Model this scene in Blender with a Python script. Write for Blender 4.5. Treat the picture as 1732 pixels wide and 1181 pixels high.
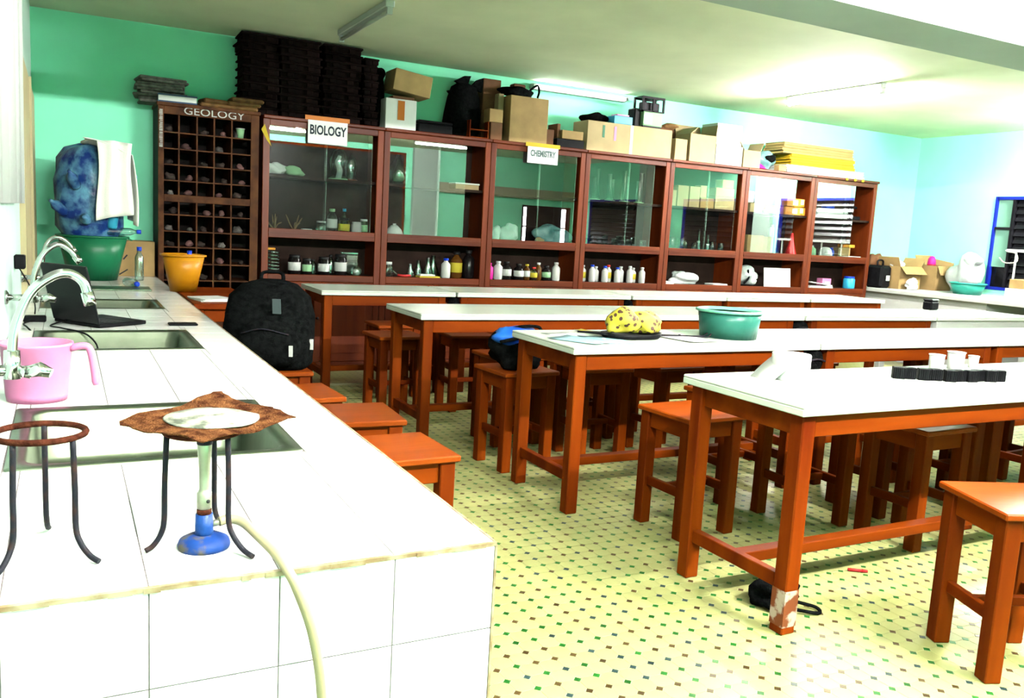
import bpy, bmesh, math, random
from mathutils import Vector, Matrix
random.seed(7)
PI = math.pi
S = bpy.context.scene
COL = S.collection
for o in list(bpy.data.objects): bpy.data.objects.remove(o)

# ---------------------------------------------------------------- camera
def make_camera():
    yaw, pit, rol = 0.4845, -0.1383, 0.0566
    f = Vector((math.sin(yaw)*math.cos(pit), math.cos(yaw)*math.cos(pit), math.sin(pit)))
    r = Vector((math.cos(yaw), -math.sin(yaw), 0)); u = r.cross(f)
    c, s = math.cos(rol), math.sin(rol)
    r2 = c*r+s*u; u2 = -s*r+c*u
    cd = bpy.data.cameras.new('camera'); cam = bpy.data.objects.new('camera', cd); COL.objects.link(cam)
    m = Matrix((r2, u2, -f)).transposed().to_4x4(); m.translation = Vector((-0.709, -1.3625, 1.4284))
    cam.matrix_world = m
    cd.sensor_width = 36; cd.lens = 1452.6/1732*36; cd.clip_start = .02
    S.camera = cam
    return cam
CAM = make_camera()
# ---------------------------------------------------------------- world, exposure
w = bpy.data.worlds.new('world'); S.world = w; w.use_nodes = True
w.node_tree.nodes['Background'].inputs[0].default_value = (.75, .9, 1, 1)
w.node_tree.nodes['Background'].inputs[1].default_value = .35
S.view_settings.view_transform = 'Standard'; S.view_settings.look = 'None'
S.view_settings.gamma = 1; S.view_settings.use_curve_mapping = False
S.view_settings.exposure = 5.0
TUBE = 34.0          # emission of a lit fluorescent tube

# ---------------------------------------------------------------- materials
M = {}
K = .30              # scales base colours down to weaken bounce light and deepen shade; exposure compensates
def nodes_of(name):
    m = bpy.data.materials.new(name); m.use_nodes = True
    nt = m.node_tree; b = nt.nodes['Principled BSDF']
    M[name] = m
    return m, nt, b
def mat(name, col, rough=.5, metal=0., var=.0, scale=8., bump=0., bscale=60., rnd=0., emit=None, es=0., trans=0., stretch=None, spec=.5, col2=None, lo=.35, hi=.65, detail=4, alpha=1.):
    m, nt, b = nodes_of(name)
    if metal < .5: col = tuple(c*K for c in col); col2 = col2 and tuple(c*K for c in col2); spec *= .28
    b.inputs['Roughness'].default_value = rough; b.inputs['Metallic'].default_value = metal
    b.inputs['Specular IOR Level'].default_value = spec
    L = nt.links
    tc = nt.nodes.new('ShaderNodeTexCoord')
    src = tc.outputs['Object']
    if stretch:
        mp = nt.nodes.new('ShaderNodeMapping'); mp.inputs['Scale'].default_value = stretch
        L.new(src, mp.inputs['Vector']); src = mp.outputs['Vector']
    c4 = (*col, 1)
    if var > 0 or col2:
        n = nt.nodes.new('ShaderNodeTexNoise'); n.inputs['Scale'].default_value = scale; n.inputs['Detail'].default_value = detail
        L.new(src, n.inputs['Vector'])
        cr = nt.nodes.new('ShaderNodeValToRGB')
        cr.color_ramp.elements[0].position = lo; cr.color_ramp.elements[1].position = hi
        if col2: a, z = col, col2
        else:
            a = tuple(max(0, c*(1-var)) for c in col); z = tuple(min(1, c*(1+var)) for c in col)
        cr.color_ramp.elements[0].color = (*a, 1); cr.color_ramp.elements[1].color = (*z, 1)
        L.new(n.outputs['Fac'], cr.inputs['Fac']); out = cr.outputs['Color']
    else:
        rg = nt.nodes.new('ShaderNodeRGB'); rg.outputs[0].default_value = c4; out = rg.outputs[0]
    if rnd > 0:
        oi = nt.nodes.new('ShaderNodeObjectInfo'); hs = nt.nodes.new('ShaderNodeHueSaturation')
        mr = nt.nodes.new('ShaderNodeMapRange'); mr.inputs['To Min'].default_value = 1-rnd; mr.inputs['To Max'].default_value = 1+rnd
        L.new(oi.outputs['Random'], mr.inputs['Value']); L.new(mr.outputs[0], hs.inputs['Value']); L.new(out, hs.inputs['Color']); out = hs.outputs['Color']
    L.new(out, b.inputs['Base Color'])
    if bump > 0:
        n2 = nt.nodes.new('ShaderNodeTexNoise'); n2.inputs['Scale'].default_value = bscale; n2.inputs['Detail'].default_value = 3
        L.new(src, n2.inputs['Vector'])
        bp = nt.nodes.new('ShaderNodeBump'); bp.inputs['Strength'].default_value = bump; bp.inputs['Distance'].default_value = .01
        L.new(n2.outputs['Fac'], bp.inputs['Height']); L.new(bp.outputs['Normal'], b.inputs['Normal'])
    if emit: b.inputs['Emission Color'].default_value = (*emit, 1); b.inputs['Emission Strength'].default_value = es
    if trans: b.inputs['Transmission Weight'].default_value = trans
    if alpha < 1: b.inputs['Alpha'].default_value = alpha
    return m
# setting
mat('wall_teal', (.58, 1.85, 1.22), .7, var=.06, scale=1.5, bump=.05, bscale=120)
mat('wall_pale', (.95, 1.30, 1.12), .6, var=.05, scale=1.5, bump=.05, bscale=120)
mat('ceiling_paint', (1.45, 1.58, 1.12), .8, var=.10, scale=.9, bump=.06, bscale=40)
mat('beam_paint', (.70, .88, .78), .7, var=.04, scale=2)
mat('lintel_paint', (.80, .80, .55), .7)
mat('pillar_paint', (.70, .92, .80), .6)
mat('grout', (.70, .68, .38), .9, var=.15, scale=30)
mat('floor_tile', (.62, .61, .24), .42, var=.10, scale=3, rnd=.06, spec=.4)
mat('dot_green', (.015, .17, .02), .35, rnd=.3)
mat('dot_brown', (.10, .06, .015), .35, rnd=.3)
mat('dot_grey', (.03, .07, .07), .35, rnd=.3)
mat('counter_tile', (1.5, 1.52, 1.46), .16, rnd=.02, var=.03, scale=4)
mat('counter_grout', (.36, .30, .31), .9, var=.2, scale=40)
mat('chipped_edge', (.34, .22, .11), .8, col2=(.62, .52, .34), scale=22, lo=.4, hi=.6)
mat('panel_cream', (.78, .66, .36), .55, var=.12, scale=2, stretch=(1, 1, .2))
mat('curtain_white', (.86, .92, .86), .8, var=.04, scale=2)
mat('window_blue', (.01, .03, .50), .4)
mat('black_slat', (.012, .012, .016), .35, rnd=.3)
mat('window_dark', (.01, .01, .013), .15)
mat('side_pane', (.30, .62, .48), .2)
mat('gap_glow', (.9, .95, 1), .5, emit=(.9, .96, 1), es=2.5)
mat('white_paint', (.86, .88, .84), .45, var=.03, scale=5)
# wood
mat('wood', (.14, .013, .0005), .55, spec=.1, scale=7, stretch=(1, 1, .12), col2=(.38, .062, .002), lo=.3, hi=.7, rnd=.16, bump=.05, bscale=40)
mat('wood_h', (.15, .014, .0005), .55, spec=.1, scale=7, stretch=(.12, 1, 1), col2=(.38, .062, .002), lo=.3, hi=.7, rnd=.16, bump=.05, bscale=40)
mat('wood_seat', (.24, .03, .001), .45, spec=.22, scale=6, stretch=(.2, 1.2, 1), col2=(.46, .08, .004), lo=.3, hi=.7, rnd=.2, bump=.05, bscale=40)
mat('wood_worn', (.30, .07, .02), .6, scale=16, col2=(.72, .58, .46), lo=.53, hi=.6)
mat('cab_wood', (.11, .014, .002), .42, scale=6, stretch=(1, 1, .1), col2=(.30, .05, .006), lo=.3, hi=.7, rnd=.12, bump=.05)
mat('cab_wood_h', (.11, .014, .002), .42, scale=6, stretch=(.1, 1, 1), col2=(.30, .05, .006), lo=.3, hi=.7, rnd=.12, bump=.05)
mat('cab_inner', (.045, .025, .018), .8, spec=.2, var=.25, scale=5)
mat('geo_wood', (.07, .022, .008), .6, spec=.2, scale=9, col2=(.19, .068, .022), lo=.35, hi=.65, bump=.05)
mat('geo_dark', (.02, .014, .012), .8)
mat('laminate', (1.05, 1.16, 1.0), .22, var=.05, scale=2.5)
mat('glass_edge', (.4, .7, .6), .2)
# metal, plastic, paper
mat('chrome', (.42, .43, .41), .14, 1.)
mat('steel', (.10, .12, .085), .38, 1., var=.15, scale=9, bump=.03, bscale=30)
mat('drain_black', (.02, .02, .02), .5)
mat('rust', (.05, .012, .006), .9, spec=.1, col2=(.15, .04, .02), scale=45, lo=.35, hi=.65, bump=.35, bscale=150)
mat('iron_dark', (.018, .018, .03), .6, .1, spec=.4, col2=(.07, .026, .018), scale=50, lo=.5, hi=.75, bump=.2, bscale=150)
mat('gauze_rust', (.08, .022, .009), .95, spec=.05, col2=(.28, .11, .04), scale=38, lo=.38, hi=.62, bump=.8, bscale=260)
mat('gauze_ceramic', (.14, .16, .12), .9, col2=(.58, .58, .48), scale=26, lo=.36, hi=.52, bump=.3, bscale=120)
mat('burner_blue', (.004, .05, .30), .45, col2=(.01, .10, .42), scale=18, bump=.15, bscale=80)
mat('burner_chip', (.16, .13, .10), .6, col2=(.005, .06, .34), scale=34, lo=.36, hi=.46)
mat('burner_brass', (.20, .20, .15), .4, .8, var=.2, scale=20)
mat('hose_rubber', (.55, .46, .28), .5, var=.06, scale=12)
mat('pink_plastic', (1.15, .36, .70), .35, var=.05, scale=3)
mat('pink_hot', (.95, .02, .42), .4)
mat('black_plastic', (.012, .012, .014), .45, spec=.12, var=.3, scale=30)
mat('black_fabric', (.008, .009, .009), .95, spec=.02, var=.5, scale=40, bump=.5, bscale=90)
mat('grey_patch', (.10, .13, .14), .6)
mat('screen_back', (.012, .014, .016), .35)
mat('key_grey', (.03, .03, .035), .5)
mat('green_plastic', (.015, .24, .10), .35, var=.12, scale=4)
mat('teal_enamel', (.03, .22, .16), .3, col2=(.06, .30, .23), scale=5)
mat('teal_rim', (.25, .80, .55), .3)
mat('basin_teal', (.05, .55, .42), .35)
mat('orange_plastic', (.90, .36, .01), .35, var=.05, scale=4)
mat('blue_plastic', (.01, .08, .85), .35)
mat('cyan_plastic', (.05, .55, .85), .35)
mat('bag_blue', (.012, .05, .28), .3, col2=(.22, .60, .85), scale=9, lo=.4, hi=.66, bump=.8, bscale=16)
mat('bag_blue_bright', (.01, .10, .80), .5, col2=(.03, .25, .95), scale=6, bump=.4, bscale=20)
mat('towel_white', (1.5, 1.55, 1.4), .9, bump=.25, bscale=160, var=.03, scale=6)
mat('carton', (.62, .40, .16), .75, var=.12, scale=6, rnd=.12, bump=.04)
mat('carton_pale', (.66, .50, .26), .75, var=.08, scale=5, rnd=.08)
mat('carton_dark', (.24, .10, .04), .8, var=.2, scale=6, rnd=.1)
mat('carton_in', (.36, .24, .11), .85)
mat('tape', (.88, .84, .70), .35)
mat('paper', (1.2, 1.24, 1.18), .8, rnd=.04, var=.03, scale=5)
mat('paper_blue', (.45, .80, .88), .8, var=.15, scale=6)
mat('paper_news', (.20, .20, .17), .9, var=.4, scale=30)
mat('ink', (.02, .03, .05), .7)
mat('ink_faint', (.16, .24, .24), .7)
mat('orange_tape', (.85, .25, .02), .5)
mat('yellow_paper', (.85, .62, .03), .7, var=.08, scale=6)
mat('folder_tan', (.66, .46, .16), .8, var=.1, scale=6, rnd=.08)
mat('folder_yellow', (.92, .55, .01), .7, rnd=.06)
mat('book_brown', (.26, .13, .04), .8, var=.3, scale=20, rnd=.2)
mat('book_blue', (.05, .10, .20), .6, var=.2, scale=10)
mat('red_plastic', (.75, .03, .03), .4)
mat('orange_box', (.85, .25, .01), .5, col2=(.95, .50, .05), scale=6)
mat('bottle_dark', (.012, .010, .010), .15, rnd=.3)
mat('bottle_amber', (.16, .06, .01), .15, rnd=.2)
mat('bottle_white', (.86, .86, .82), .4, rnd=.04)
mat('label_white', (.85, .88, .84), .7)
mat('label_green', (.45, .85, .45), .7)
mat('label_yellow', (.85, .70, .05), .7)
mat('cap_black', (.015, .015, .015), .5)
mat('cap_red', (.8, .04, .03), .5)
mat('rock', (.08, .055, .045), .9, var=.4, scale=20, rnd=.6, bump=.3, bscale=40)
mat('rock_pink', (.24, .12, .11), .9, var=.3, scale=20, rnd=.4, bump=.3, bscale=40)
mat('rock_pale', (.22, .20, .18), .9, var=.3, scale=20, rnd=.4, bump=.3, bscale=40)
mat('chalk', (.85, .86, .80), .9, var=.1, scale=40)
mat('tube_fill', (1, 1, 1), .4, emit=(1.0, .95, .92), es=TUBE)
mat('tube_bright', (1, 1, 1), .4, emit=(1.0, .95, .92), es=TUBE*2)
mat('tube_fill_counter', (1, 1, 1), .4, emit=(1.0, .95, .92), es=TUBE*3)
mat('tube_fill_super', (1, 1, 1), .4, emit=(1.0, .97, .95), es=TUBE*4.5)
mat('tube_dim', (1, 1, 1), .4, emit=(.95, 1.0, 1.0), es=TUBE*.035)
mat('chalkboard', (.012, .018, .015), .5, var=.3, scale=3)
mat('tube_off', (.72, .80, .70), .3)
mat('batten', (.9, 1.0, .9), .5)
mat('plastic_clear_white', (.86, .92, .90), .35, bump=.8, bscale=14, var=.06, scale=5)
mat('clear_bag', (.62, .72, .68), .3, bump=.9, bscale=22, var=.2, scale=10)
mat('teal_bag', (.12, .36, .36), .3, col2=(.40, .66, .66), scale=9, bump=.7, bscale=16)
def glass_mat(name, tint, refl, rough=0.0):
    m = bpy.data.materials.new(name); m.use_nodes = True; nt = m.node_tree; nt.nodes.clear()
    o = nt.nodes.new('ShaderNodeOutputMaterial'); mx = nt.nodes.new('ShaderNodeMixShader')
    t = nt.nodes.new('ShaderNodeBsdfTransparent'); t.inputs[0].default_value = (*tint, 1)
    g = nt.nodes.new('ShaderNodeBsdfGlossy'); g.inputs['Roughness'].default_value = rough; g.inputs['Color'].default_value = (1, 1, 1, 1)
    lw = nt.nodes.new('ShaderNodeLayerWeight'); lw.inputs['Blend'].default_value = .25
    mr = nt.nodes.new('ShaderNodeMapRange'); mr.inputs['To Min'].default_value = refl; mr.inputs['To Max'].default_value = .8
    nt.links.new(lw.outputs['Fresnel'], mr.inputs['Value']); nt.links.new(mr.outputs[0], mx.inputs[0])
    nt.links.new(t.outputs[0], mx.inputs[1]); nt.links.new(g.outputs[0], mx.inputs[2]); nt.links.new(mx.outputs[0], o.inputs[0])
    M[name] = m
glass_mat('pane_glass', (.93, .97, .95), .10)
glass_mat('glassware', (.72, .84, .80), .16, .04)
glass_mat('bottle_clear', (.70, .82, .84), .14, .05)
def dots_mat():
    m, nt, b = nodes_of('spotted_yellow'); L = nt.links
    tc = nt.nodes.new('ShaderNodeTexCoord'); v = nt.nodes.new('ShaderNodeTexVoronoi'); v.inputs['Scale'].default_value = 34
    L.new(tc.outputs['Object'], v.inputs['Vector'])
    cr = nt.nodes.new('ShaderNodeValToRGB'); cr.color_ramp.interpolation = 'CONSTANT'
    cr.color_ramp.elements[0].color = (.10*K, .02*K, .005*K, 1); cr.color_ramp.elements[1].color = (.95*K, .80*K, .04*K, 1); cr.color_ramp.elements[1].position = .40
    L.new(v.outputs['Distance'], cr.inputs['Fac']); L.new(cr.outputs['Color'], b.inputs['Base Color']); b.inputs['Roughness'].default_value = .7
dots_mat()
def brick_side():
    m, nt, b = nodes_of('counter_side'); L = nt.links
    tc = nt.nodes.new('ShaderNodeTexCoord'); sp = nt.nodes.new('ShaderNodeSeparateXYZ'); cb = nt.nodes.new('ShaderNodeCombineXYZ')
    L.new(tc.outputs['Object'], sp.inputs[0]); L.new(sp.outputs['Y'], cb.inputs['X']); L.new(sp.outputs['Z'], cb.inputs['Y'])
    br = nt.nodes.new('ShaderNodeTexBrick'); br.offset = 0; br.inputs['Scale'].default_value = 1
    br.inputs['Brick Width'].default_value = .228; br.inputs['Row Height'].default_value = .168; br.inputs['Mortar Size'].default_value = .002
    br.inputs['Color1'].default_value = br.inputs['Color2'].default_value = (.88*K, .9*K, .86*K, 1); br.inputs['Mortar'].default_value = (.55*K, .5*K, .45*K, 1)
    L.new(cb.outputs[0], br.inputs['Vector']); L.new(br.outputs['Color'], b.inputs['Base Color']); b.inputs['Roughness'].default_value = .2
brick_side()
def floor_mat():
    # far floor, beyond the built tiles: the same octagon and dot lattice as flat colour
    m, nt, b = nodes_of('floor_far'); L = nt.links
    tc = nt.nodes.new('ShaderNodeTexCoord'); mp = nt.nodes.new('ShaderNodeMapping')
    mp.inputs['Scale'].default_value = (1/.073,)*3; L.new(tc.outputs['Object'], mp.inputs['Vector'])
    fr = nt.nodes.new('ShaderNodeVectorMath'); fr.operation = 'FRACTION'; L.new(mp.outputs[0], fr.inputs[0])
    sb = nt.nodes.new('ShaderNodeVectorMath'); sb.operation = 'SUBTRACT'; sb.inputs[1].default_value = (.5, .5, 0); L.new(fr.outputs[0], sb.inputs[0])
    ab = nt.nodes.new('ShaderNodeVectorMath'); ab.operation = 'ABSOLUTE'; L.new(sb.outputs[0], ab.inputs[0])
    sp = nt.nodes.new('ShaderNodeSeparateXYZ'); L.new(ab.outputs[0], sp.inputs[0])
    ad = nt.nodes.new('ShaderNodeMath'); L.new(sp.outputs['X'], ad.inputs[0]); L.new(sp.outputs['Y'], ad.inputs[1])
    gt = nt.nodes.new('ShaderNodeMath'); gt.operation = 'GREATER_THAN'; gt.inputs[1].default_value = .80; L.new(ad.outputs[0], gt.inputs[0])
    mx = nt.nodes.new('ShaderNodeMix'); mx.data_type = 'RGBA'; mx.inputs['A'].default_value = (.62*K, .61*K, .24*K, 1); mx.inputs['B'].default_value = (.06*K, .16*K, .04*K, 1)
    L.new(gt.outputs[0], mx.inputs['Factor']); L.new(mx.outputs['Result'], b.inputs['Base Color']); b.inputs['Roughness'].default_value = .3
floor_mat()

# ---------------------------------------------------------------- mesh helpers
class MB:
    def __init__(s): s.v = []; s.f = []; s.m = []; s.sm = []
    def add(s, vs, fs, mi=0, smooth=False, mt=None):
        o = len(s.v)
        for p in vs:
            p = Vector(p)
            if mt is not None: p = mt @ p
            s.v.append(p)
        for f in fs: s.f.append([i+o for i in f]); s.m.append(mi); s.sm.append(smooth)
        return s
    def box(s, x0, x1, y0, y1, z0, z1, mi=0, mt=None):
        vs = [(x0,y0,z0),(x1,y0,z0),(x1,y1,z0),(x0,y1,z0),(x0,y0,z1),(x1,y0,z1),(x1,y1,z1),(x0,y1,z1)]
        return s.add(vs, [(3,2,1,0),(4,5,6,7),(0,1,5,4),(1,2,6,5),(2,3,7,6),(3,0,4,7)], mi, mt=mt)
    def cbox(s, x0, x1, y0, y1, z0, z1, c=.004, mi=0, mt=None):
        c = min(c, (x1-x0)*.45, (y1-y0)*.45, (z1-z0)*.45)
        bm = bmesh.new(); bmesh.ops.create_cube(bm, size=1)
        for v in bm.verts: v.co = Vector(((x0+x1)/2+v.co.x*(x1-x0), (y0+y1)/2+v.co.y*(y1-y0), (z0+z1)/2+v.co.z*(z1-z0)))
        bmesh.ops.bevel(bm, geom=list(bm.edges), offset=c, segments=1, affect='EDGES')
        bm.verts.index_update()
        s.add([v.co.copy() for v in bm.verts], [[v.index for v in f.verts] for f in bm.faces], mi, mt=mt); bm.free(); return s
    def tube(s, pts, r, n=10, mi=0, caps=True, mt=None):
        pts = [Vector(p) for p in pts]; k = len(pts)
        rs = r if isinstance(r, (list, tuple)) else [r]*k
        vs = []; fs = []; up = None
        for i, p in enumerate(pts):
            t = (pts[min(i+1, k-1)]-pts[max(i-1, 0)]).normalized()
            if up is None:
                up = Vector((0, 0, 1)) if abs(t.z) < .9 else Vector((1, 0, 0))
            a = t.cross(up)
            if a.length < 1e-5: a = t.cross(Vector((0, 1, 0)))
            a.normalize(); b = a.cross(t).normalized(); up = b
            for j in range(n):
                q = 2*PI*j/n; vs.append(p+rs[i]*(math.cos(q)*a+math.sin(q)*b))
        for i in range(k-1):
            for j in range(n):
                a = i*n+j; b = i*n+(j+1) % n; fs.append((a, b, b+n, a+n))
        s.add(vs, fs, mi, True, mt)
        if caps:
            o = len(s.v)-len(vs)
            s.f.append([o+j for j in range(n)][::-1]); s.m.append(mi); s.sm.append(False)
            s.f.append([o+(k-1)*n+j for j in range(n)]); s.m.append(mi); s.sm.append(False)
        return s
    def lathe(s, prof, n=24, mi=0, mt=None, cx=0, cy=0, smooth=True, wob=0., ph=0.):
        vs = []; fs = []; k = len(prof)
        for i, (r, z) in enumerate(prof):
            for j in range(n):
                q = 2*PI*j/n; rr = r*(1+wob*math.sin(5*q+ph+z*40)); vs.append((cx+rr*math.cos(q), cy+rr*math.sin(q), z))
        for i in range(k-1):
            for j in range(n):
                a = i*n+j; b = i*n+(j+1) % n; fs.append((a, b, b+n, a+n))
        if prof[0][0] > 1e-4: fs.append(tuple(range(n))[::-1])
        if prof[-1][0] > 1e-4 : fs.append(tuple((k-1)*n+j for j in range(n)))
        return s.add(vs, fs, mi, smooth, mt)
    def prism(s, poly, z0, z1, mi=0, mt=None):
        n = len(poly); vs = [(x, y, z0) for x, y in poly]+[(x, y, z1) for x, y in poly]
        fs = [tuple(range(n))[::-1], tuple(range(n, 2*n))]+[(i, (i+1) % n, (i+1) % n+n, i+n) for i in range(n)]
        return s.add(vs, fs, mi, mt=mt)
    def mesh(s, name, mats):
        me = bpy.data.meshes.new(name); me.from_pydata([tuple(v) for v in s.v], [], s.f)
        for m in (mats if isinstance(mats, (list, tuple)) else [mats]): me.materials.append(M[m])
        me.polygons.foreach_set('material_index', s.m); me.polygons.foreach_set('use_smooth', s.sm); me.update()
        return me
    def build(s, name, mats, parent=None):
        return link(name, s.mesh(name, mats), parent)
def link(name, me, parent=None):
    o = bpy.data.objects.new(name, me); COL.objects.link(o)
    if parent: o.parent = parent
    return o
def tag(o, label, cat, group=None):
    o['label'] = label; o['category'] = cat
    if group: o['group'] = group
    return o
def thing(name, label, cat, loc=(0, 0, 0), rz=0, group=None):
    o = bpy.data.objects.new(name, None); COL.objects.link(o); o.location = loc; o.rotation_euler = (0, 0, rz); o.empty_display_size = .05
    return tag(o, label, cat, group)
def struct(name, mb, mats):
    o = mb.build(name, mats); o['kind'] = 'structure'; return o
def dup(root, loc, rz, label, group=None, scale=None):
    r = root.copy(); COL.objects.link(r); r.location = loc; r.rotation_euler = (0, 0, rz); r['label'] = label
    if group: r['group'] = group
    if scale: r.scale = scale
    for ch in root.children:
        c = ch.copy(); COL.objects.link(c); c.parent = r
        for g in ch.children:
            d = g.copy(); COL.objects.link(d); d.parent = c
    return r
def rot(rx=0, ry=0, rz=0, loc=(0, 0, 0)):
    from mathutils import Euler
    return Matrix.Translation(loc) @ Euler((rx, ry, rz)).to_matrix().to_4x4()
def bez(p, n=8):
    # Catmull-Rom through points
    p = [Vector(q) for q in p]; q = [p[0]*2-p[1]]+p+[p[-1]*2-p[-2]]; out = []
    for i in range(1, len(q)-2):
        for k in range(n):
            t = k/n; a, b, c, d = q[i-1], q[i], q[i+1], q[i+2]
            out.append(.5*((2*b)+(c-a)*t+(2*a-5*b+4*c-d)*t*t+(3*b-a-3*c+d)*t**3))
    out.append(p[-1]); return out
def lump(mb, cx, cy, cz, rx, ry, rz, seed=0, amp=.18, mi=0, nu=18, nv=10, flat=True):
    rnd = random.Random(seed); k = [(rnd.uniform(-3, 3), rnd.uniform(-3, 3), rnd.uniform(-3, 3), rnd.uniform(0, 6)) for _ in range(6)]
    vs = []; fs = []
    for i in range(nv+1):
        th = PI*i/nv
        for j in range(nu):
            ph = 2*PI*j/nu; d = Vector((math.sin(th)*math.cos(ph), math.sin(th)*math.sin(ph), math.cos(th)))
            n = 1+amp*sum(math.sin(a*d.x*1.6+b*d.y*1.6+c*d.z*1.6+e) for a, b, c, e in k)/3
            z = cz+rz*d.z*n
            if flat: z = max(z, cz-rz*.72)
            vs.append((cx+rx*d.x*n, cy+ry*d.y*n, z))
    for i in range(nv):
        for j in range(nu):
            a = i*nu+j; b = i*nu+(j+1) % nu; fs.append((a, a+nu, b+nu, b))
    return mb.add(vs, fs, mi, True)
def text_mesh(body, size, name, mname, parent, loc, rotn, extrude=.0008, sx=1., bold=0.):
    cu = bpy.data.curves.new(name, 'FONT'); cu.body = body; cu.size = size; cu.extrude = extrude; cu.align_x = 'CENTER'; cu.align_y = 'CENTER'; cu.resolution_u = 3; cu.offset = bold
    t = bpy.data.objects.new('tmp', cu); COL.objects.link(t)
    dg = bpy.context.evaluated_depsgraph_get(); me = bpy.data.meshes.new_from_object(t.evaluated_get(dg)); bpy.data.objects.remove(t)
    me.materials.clear(); me.materials.append(M[mname])
    o = link(name, me, parent); o.location = loc; o.rotation_euler = rotn; o.scale = (sx, 1, 1)
    return o

# ================================================================= THE ROOM
XL, XR, YN, YB, ZC = -.93, 10.05, -3.0, 7.05, 3.02
mb = MB().box(XL-.1, XR+.1, YN-.1, YB+.1, -.12, -.003); floor = struct('floor', mb, 'floor_far')
struct('ceiling', MB().box(XL-.1, XR+.1, YN-.1, YB+.1, ZC, ZC+.1), 'ceiling_paint')
struct('wall_back', MB().box(XL-.1, XR+.1, YB, YB+.1, -.003, ZC), 'wall_teal')
struct('wall_left', MB().box(XL-.1, XL, YN-.1, YB, -.003, ZC), 'wall_pale')
# right wall with the window openings
WINS = [(3.6, 5.82), (1.0, 3.0), (-2.4, -.4)]
mb = MB(); ys = YN-.1
for a, b in sorted(WINS):
    mb.box(XR, XR+.1, ys, a, -.003, ZC); mb.box(XR, XR+.1, a, b, -.003, 1.0); mb.box(XR, XR+.1, a, b, 2.2, ZC); ys = b
mb.box(XR, XR+.1, ys, YB, -.003, ZC); struct('wall_right', mb, 'wall_teal')
# near wall behind the camera: its pillar, lintel and shaded window show in the cabinet glass
mb = MB(); mb.box(XL-.1, 8.6, YN-.1, YN, -.003, ZC); mb.box(9.9, XR+.1, YN-.1, YN, -.003, ZC); mb.box(8.6, 9.9, YN-.1, YN, -.003, 1.0); mb.box(8.6, 9.9, YN-.1, YN, 2.0, ZC)
struct('wall_near', mb, 'wall_teal')
struct('trim_1', MB().cbox(5.9, 6.5, YN, YN+.12, 0, ZC, .01), 'pillar_paint')
struct('trim_2', MB().box(6.5, XR, YN, YN+.05, 2.14, 2.36), 'lintel_paint')
cb = thing('chalkboard', 'dark chalkboard added unseen behind the camera to darken the cabinet glass reflection', 'chalkboard', (4.2, YN, 1.90))  # board added so the leftmost cabinet glass mirrors something dark
MB().box(-1.5, 1.5, .0, .02, -.95, .95).build('board', 'chalkboard', cb)
for x in (-1.55, 1.5): MB().box(x, x+.05, 0, .03, -1., 1.).build('frame_side', 'wood', cb)
for z in (-1., .95): MB().box(-1.5, 1.5, 0, .03, z, z+.05).build('frame_side', 'wood_h', cb)
struct('trim_3', MB().cbox(XR-.14, XR, -.35, .25, 0, ZC, .01), 'pillar_paint')
struct('trim_4', MB().cbox(XR-.1, XR, 3.05, 3.45, 0, ZC, .01), 'pillar_paint')
struct('trim_5', MB().cbox(XL, XR, 2.04, 2.50, 2.70, ZC, .012), 'beam_paint')
struct('trim_6', MB().box(XL, XL+.03, 4.35, 6.6, .855, 2.25).box(XL+.03, XL+.045, 5.35, 5.38, .855, 2.25), 'panel_cream')
# window 1: blue steel frame, narrow pale side light, black louvres behind bars
def window(n, y0, y1, view):
    o = bpy.data.objects.new('window_%d' % n, None); COL.objects.link(o); o['kind'] = 'structure'; o.location = (XR, 0, 0)
    f = MB()
    for a, b in ((y0, y0+.03), (y1-.03, y1)): f.box(-.015, .05, a, b, 1.0, 2.2)
    for a, b in ((1.0, 1.04), (2.16, 2.2)): f.box(-.015, .05, y0+.04, y1-.04, a, b)
    f.build('window_frame', 'window_blue', o)
    MB().box(.06, .09, y0, y1, 1.0, 2.2).build('backing', 'window_dark', o)
    ys = y1-.24
    if view:
        MB().box(-.02, .04, ys-.03, ys, 1.04, 2.16).build('mullion', 'black_slat', o)
        MB().box(.02, .03, ys, y1-.03, 1.3, 2.16).build('pane', 'side_pane', o)
        MB().box(-.02, .035, ys, y1-.04, 1.78, 1.81).build('bar', 'black_slat', o)
        MB().box(-.05, .0, y0+.05, ys-.02, 1.50, 1.535).build('ledge', 'white_paint', o)
        for k in range(5): MB().box(-.04, -.025, y0+.15+k*.42, y0+.17+k*.42, 1.04, 1.5).build('bar', 'batten', o)
    nsl = 12
    me = MB().box(-.004, .004, y0+.06, ys-.04, -.045, .045).mesh('louvre', 'black_slat')
    for k in range(nsl):
        s = link('louvre', me, o); s.location = (.03, 0, 1.09+k*.093); s.rotation_euler = (0, .5, 0)
window(1, *WINS[0], True); window(2, *WINS[1], False); window(3, *WINS[2], False)
o = bpy.data.objects.new('window_4', None); COL.objects.link(o); o['kind'] = 'structure'  # unseen dark window with bright gaps, added for its reflection in the cabinet glass
MB().box(8.6, 9.9, YN-.09, YN-.06, 1.0, 2.0).build('backing', 'window_dark', o)
MB().box(8.64, 8.74, YN-.05, YN-.04, 1.05, 1.95).build('bright_gap', 'gap_glow', o)
MB().box(9.70, 9.80, YN-.05, YN-.04, 1.15, 1.95).build('bright_gap', 'gap_glow', o)
f = MB()
for x in (8.6, 9.03, 9.46, 9.86): f.box(x, x+.04, YN-.04, YN+.01, 1.0, 2.0)
f.box(8.6, 9.9, YN-.04, YN+.01, 1.5, 1.53); f.build('window_frame', 'black_slat', o)
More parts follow.
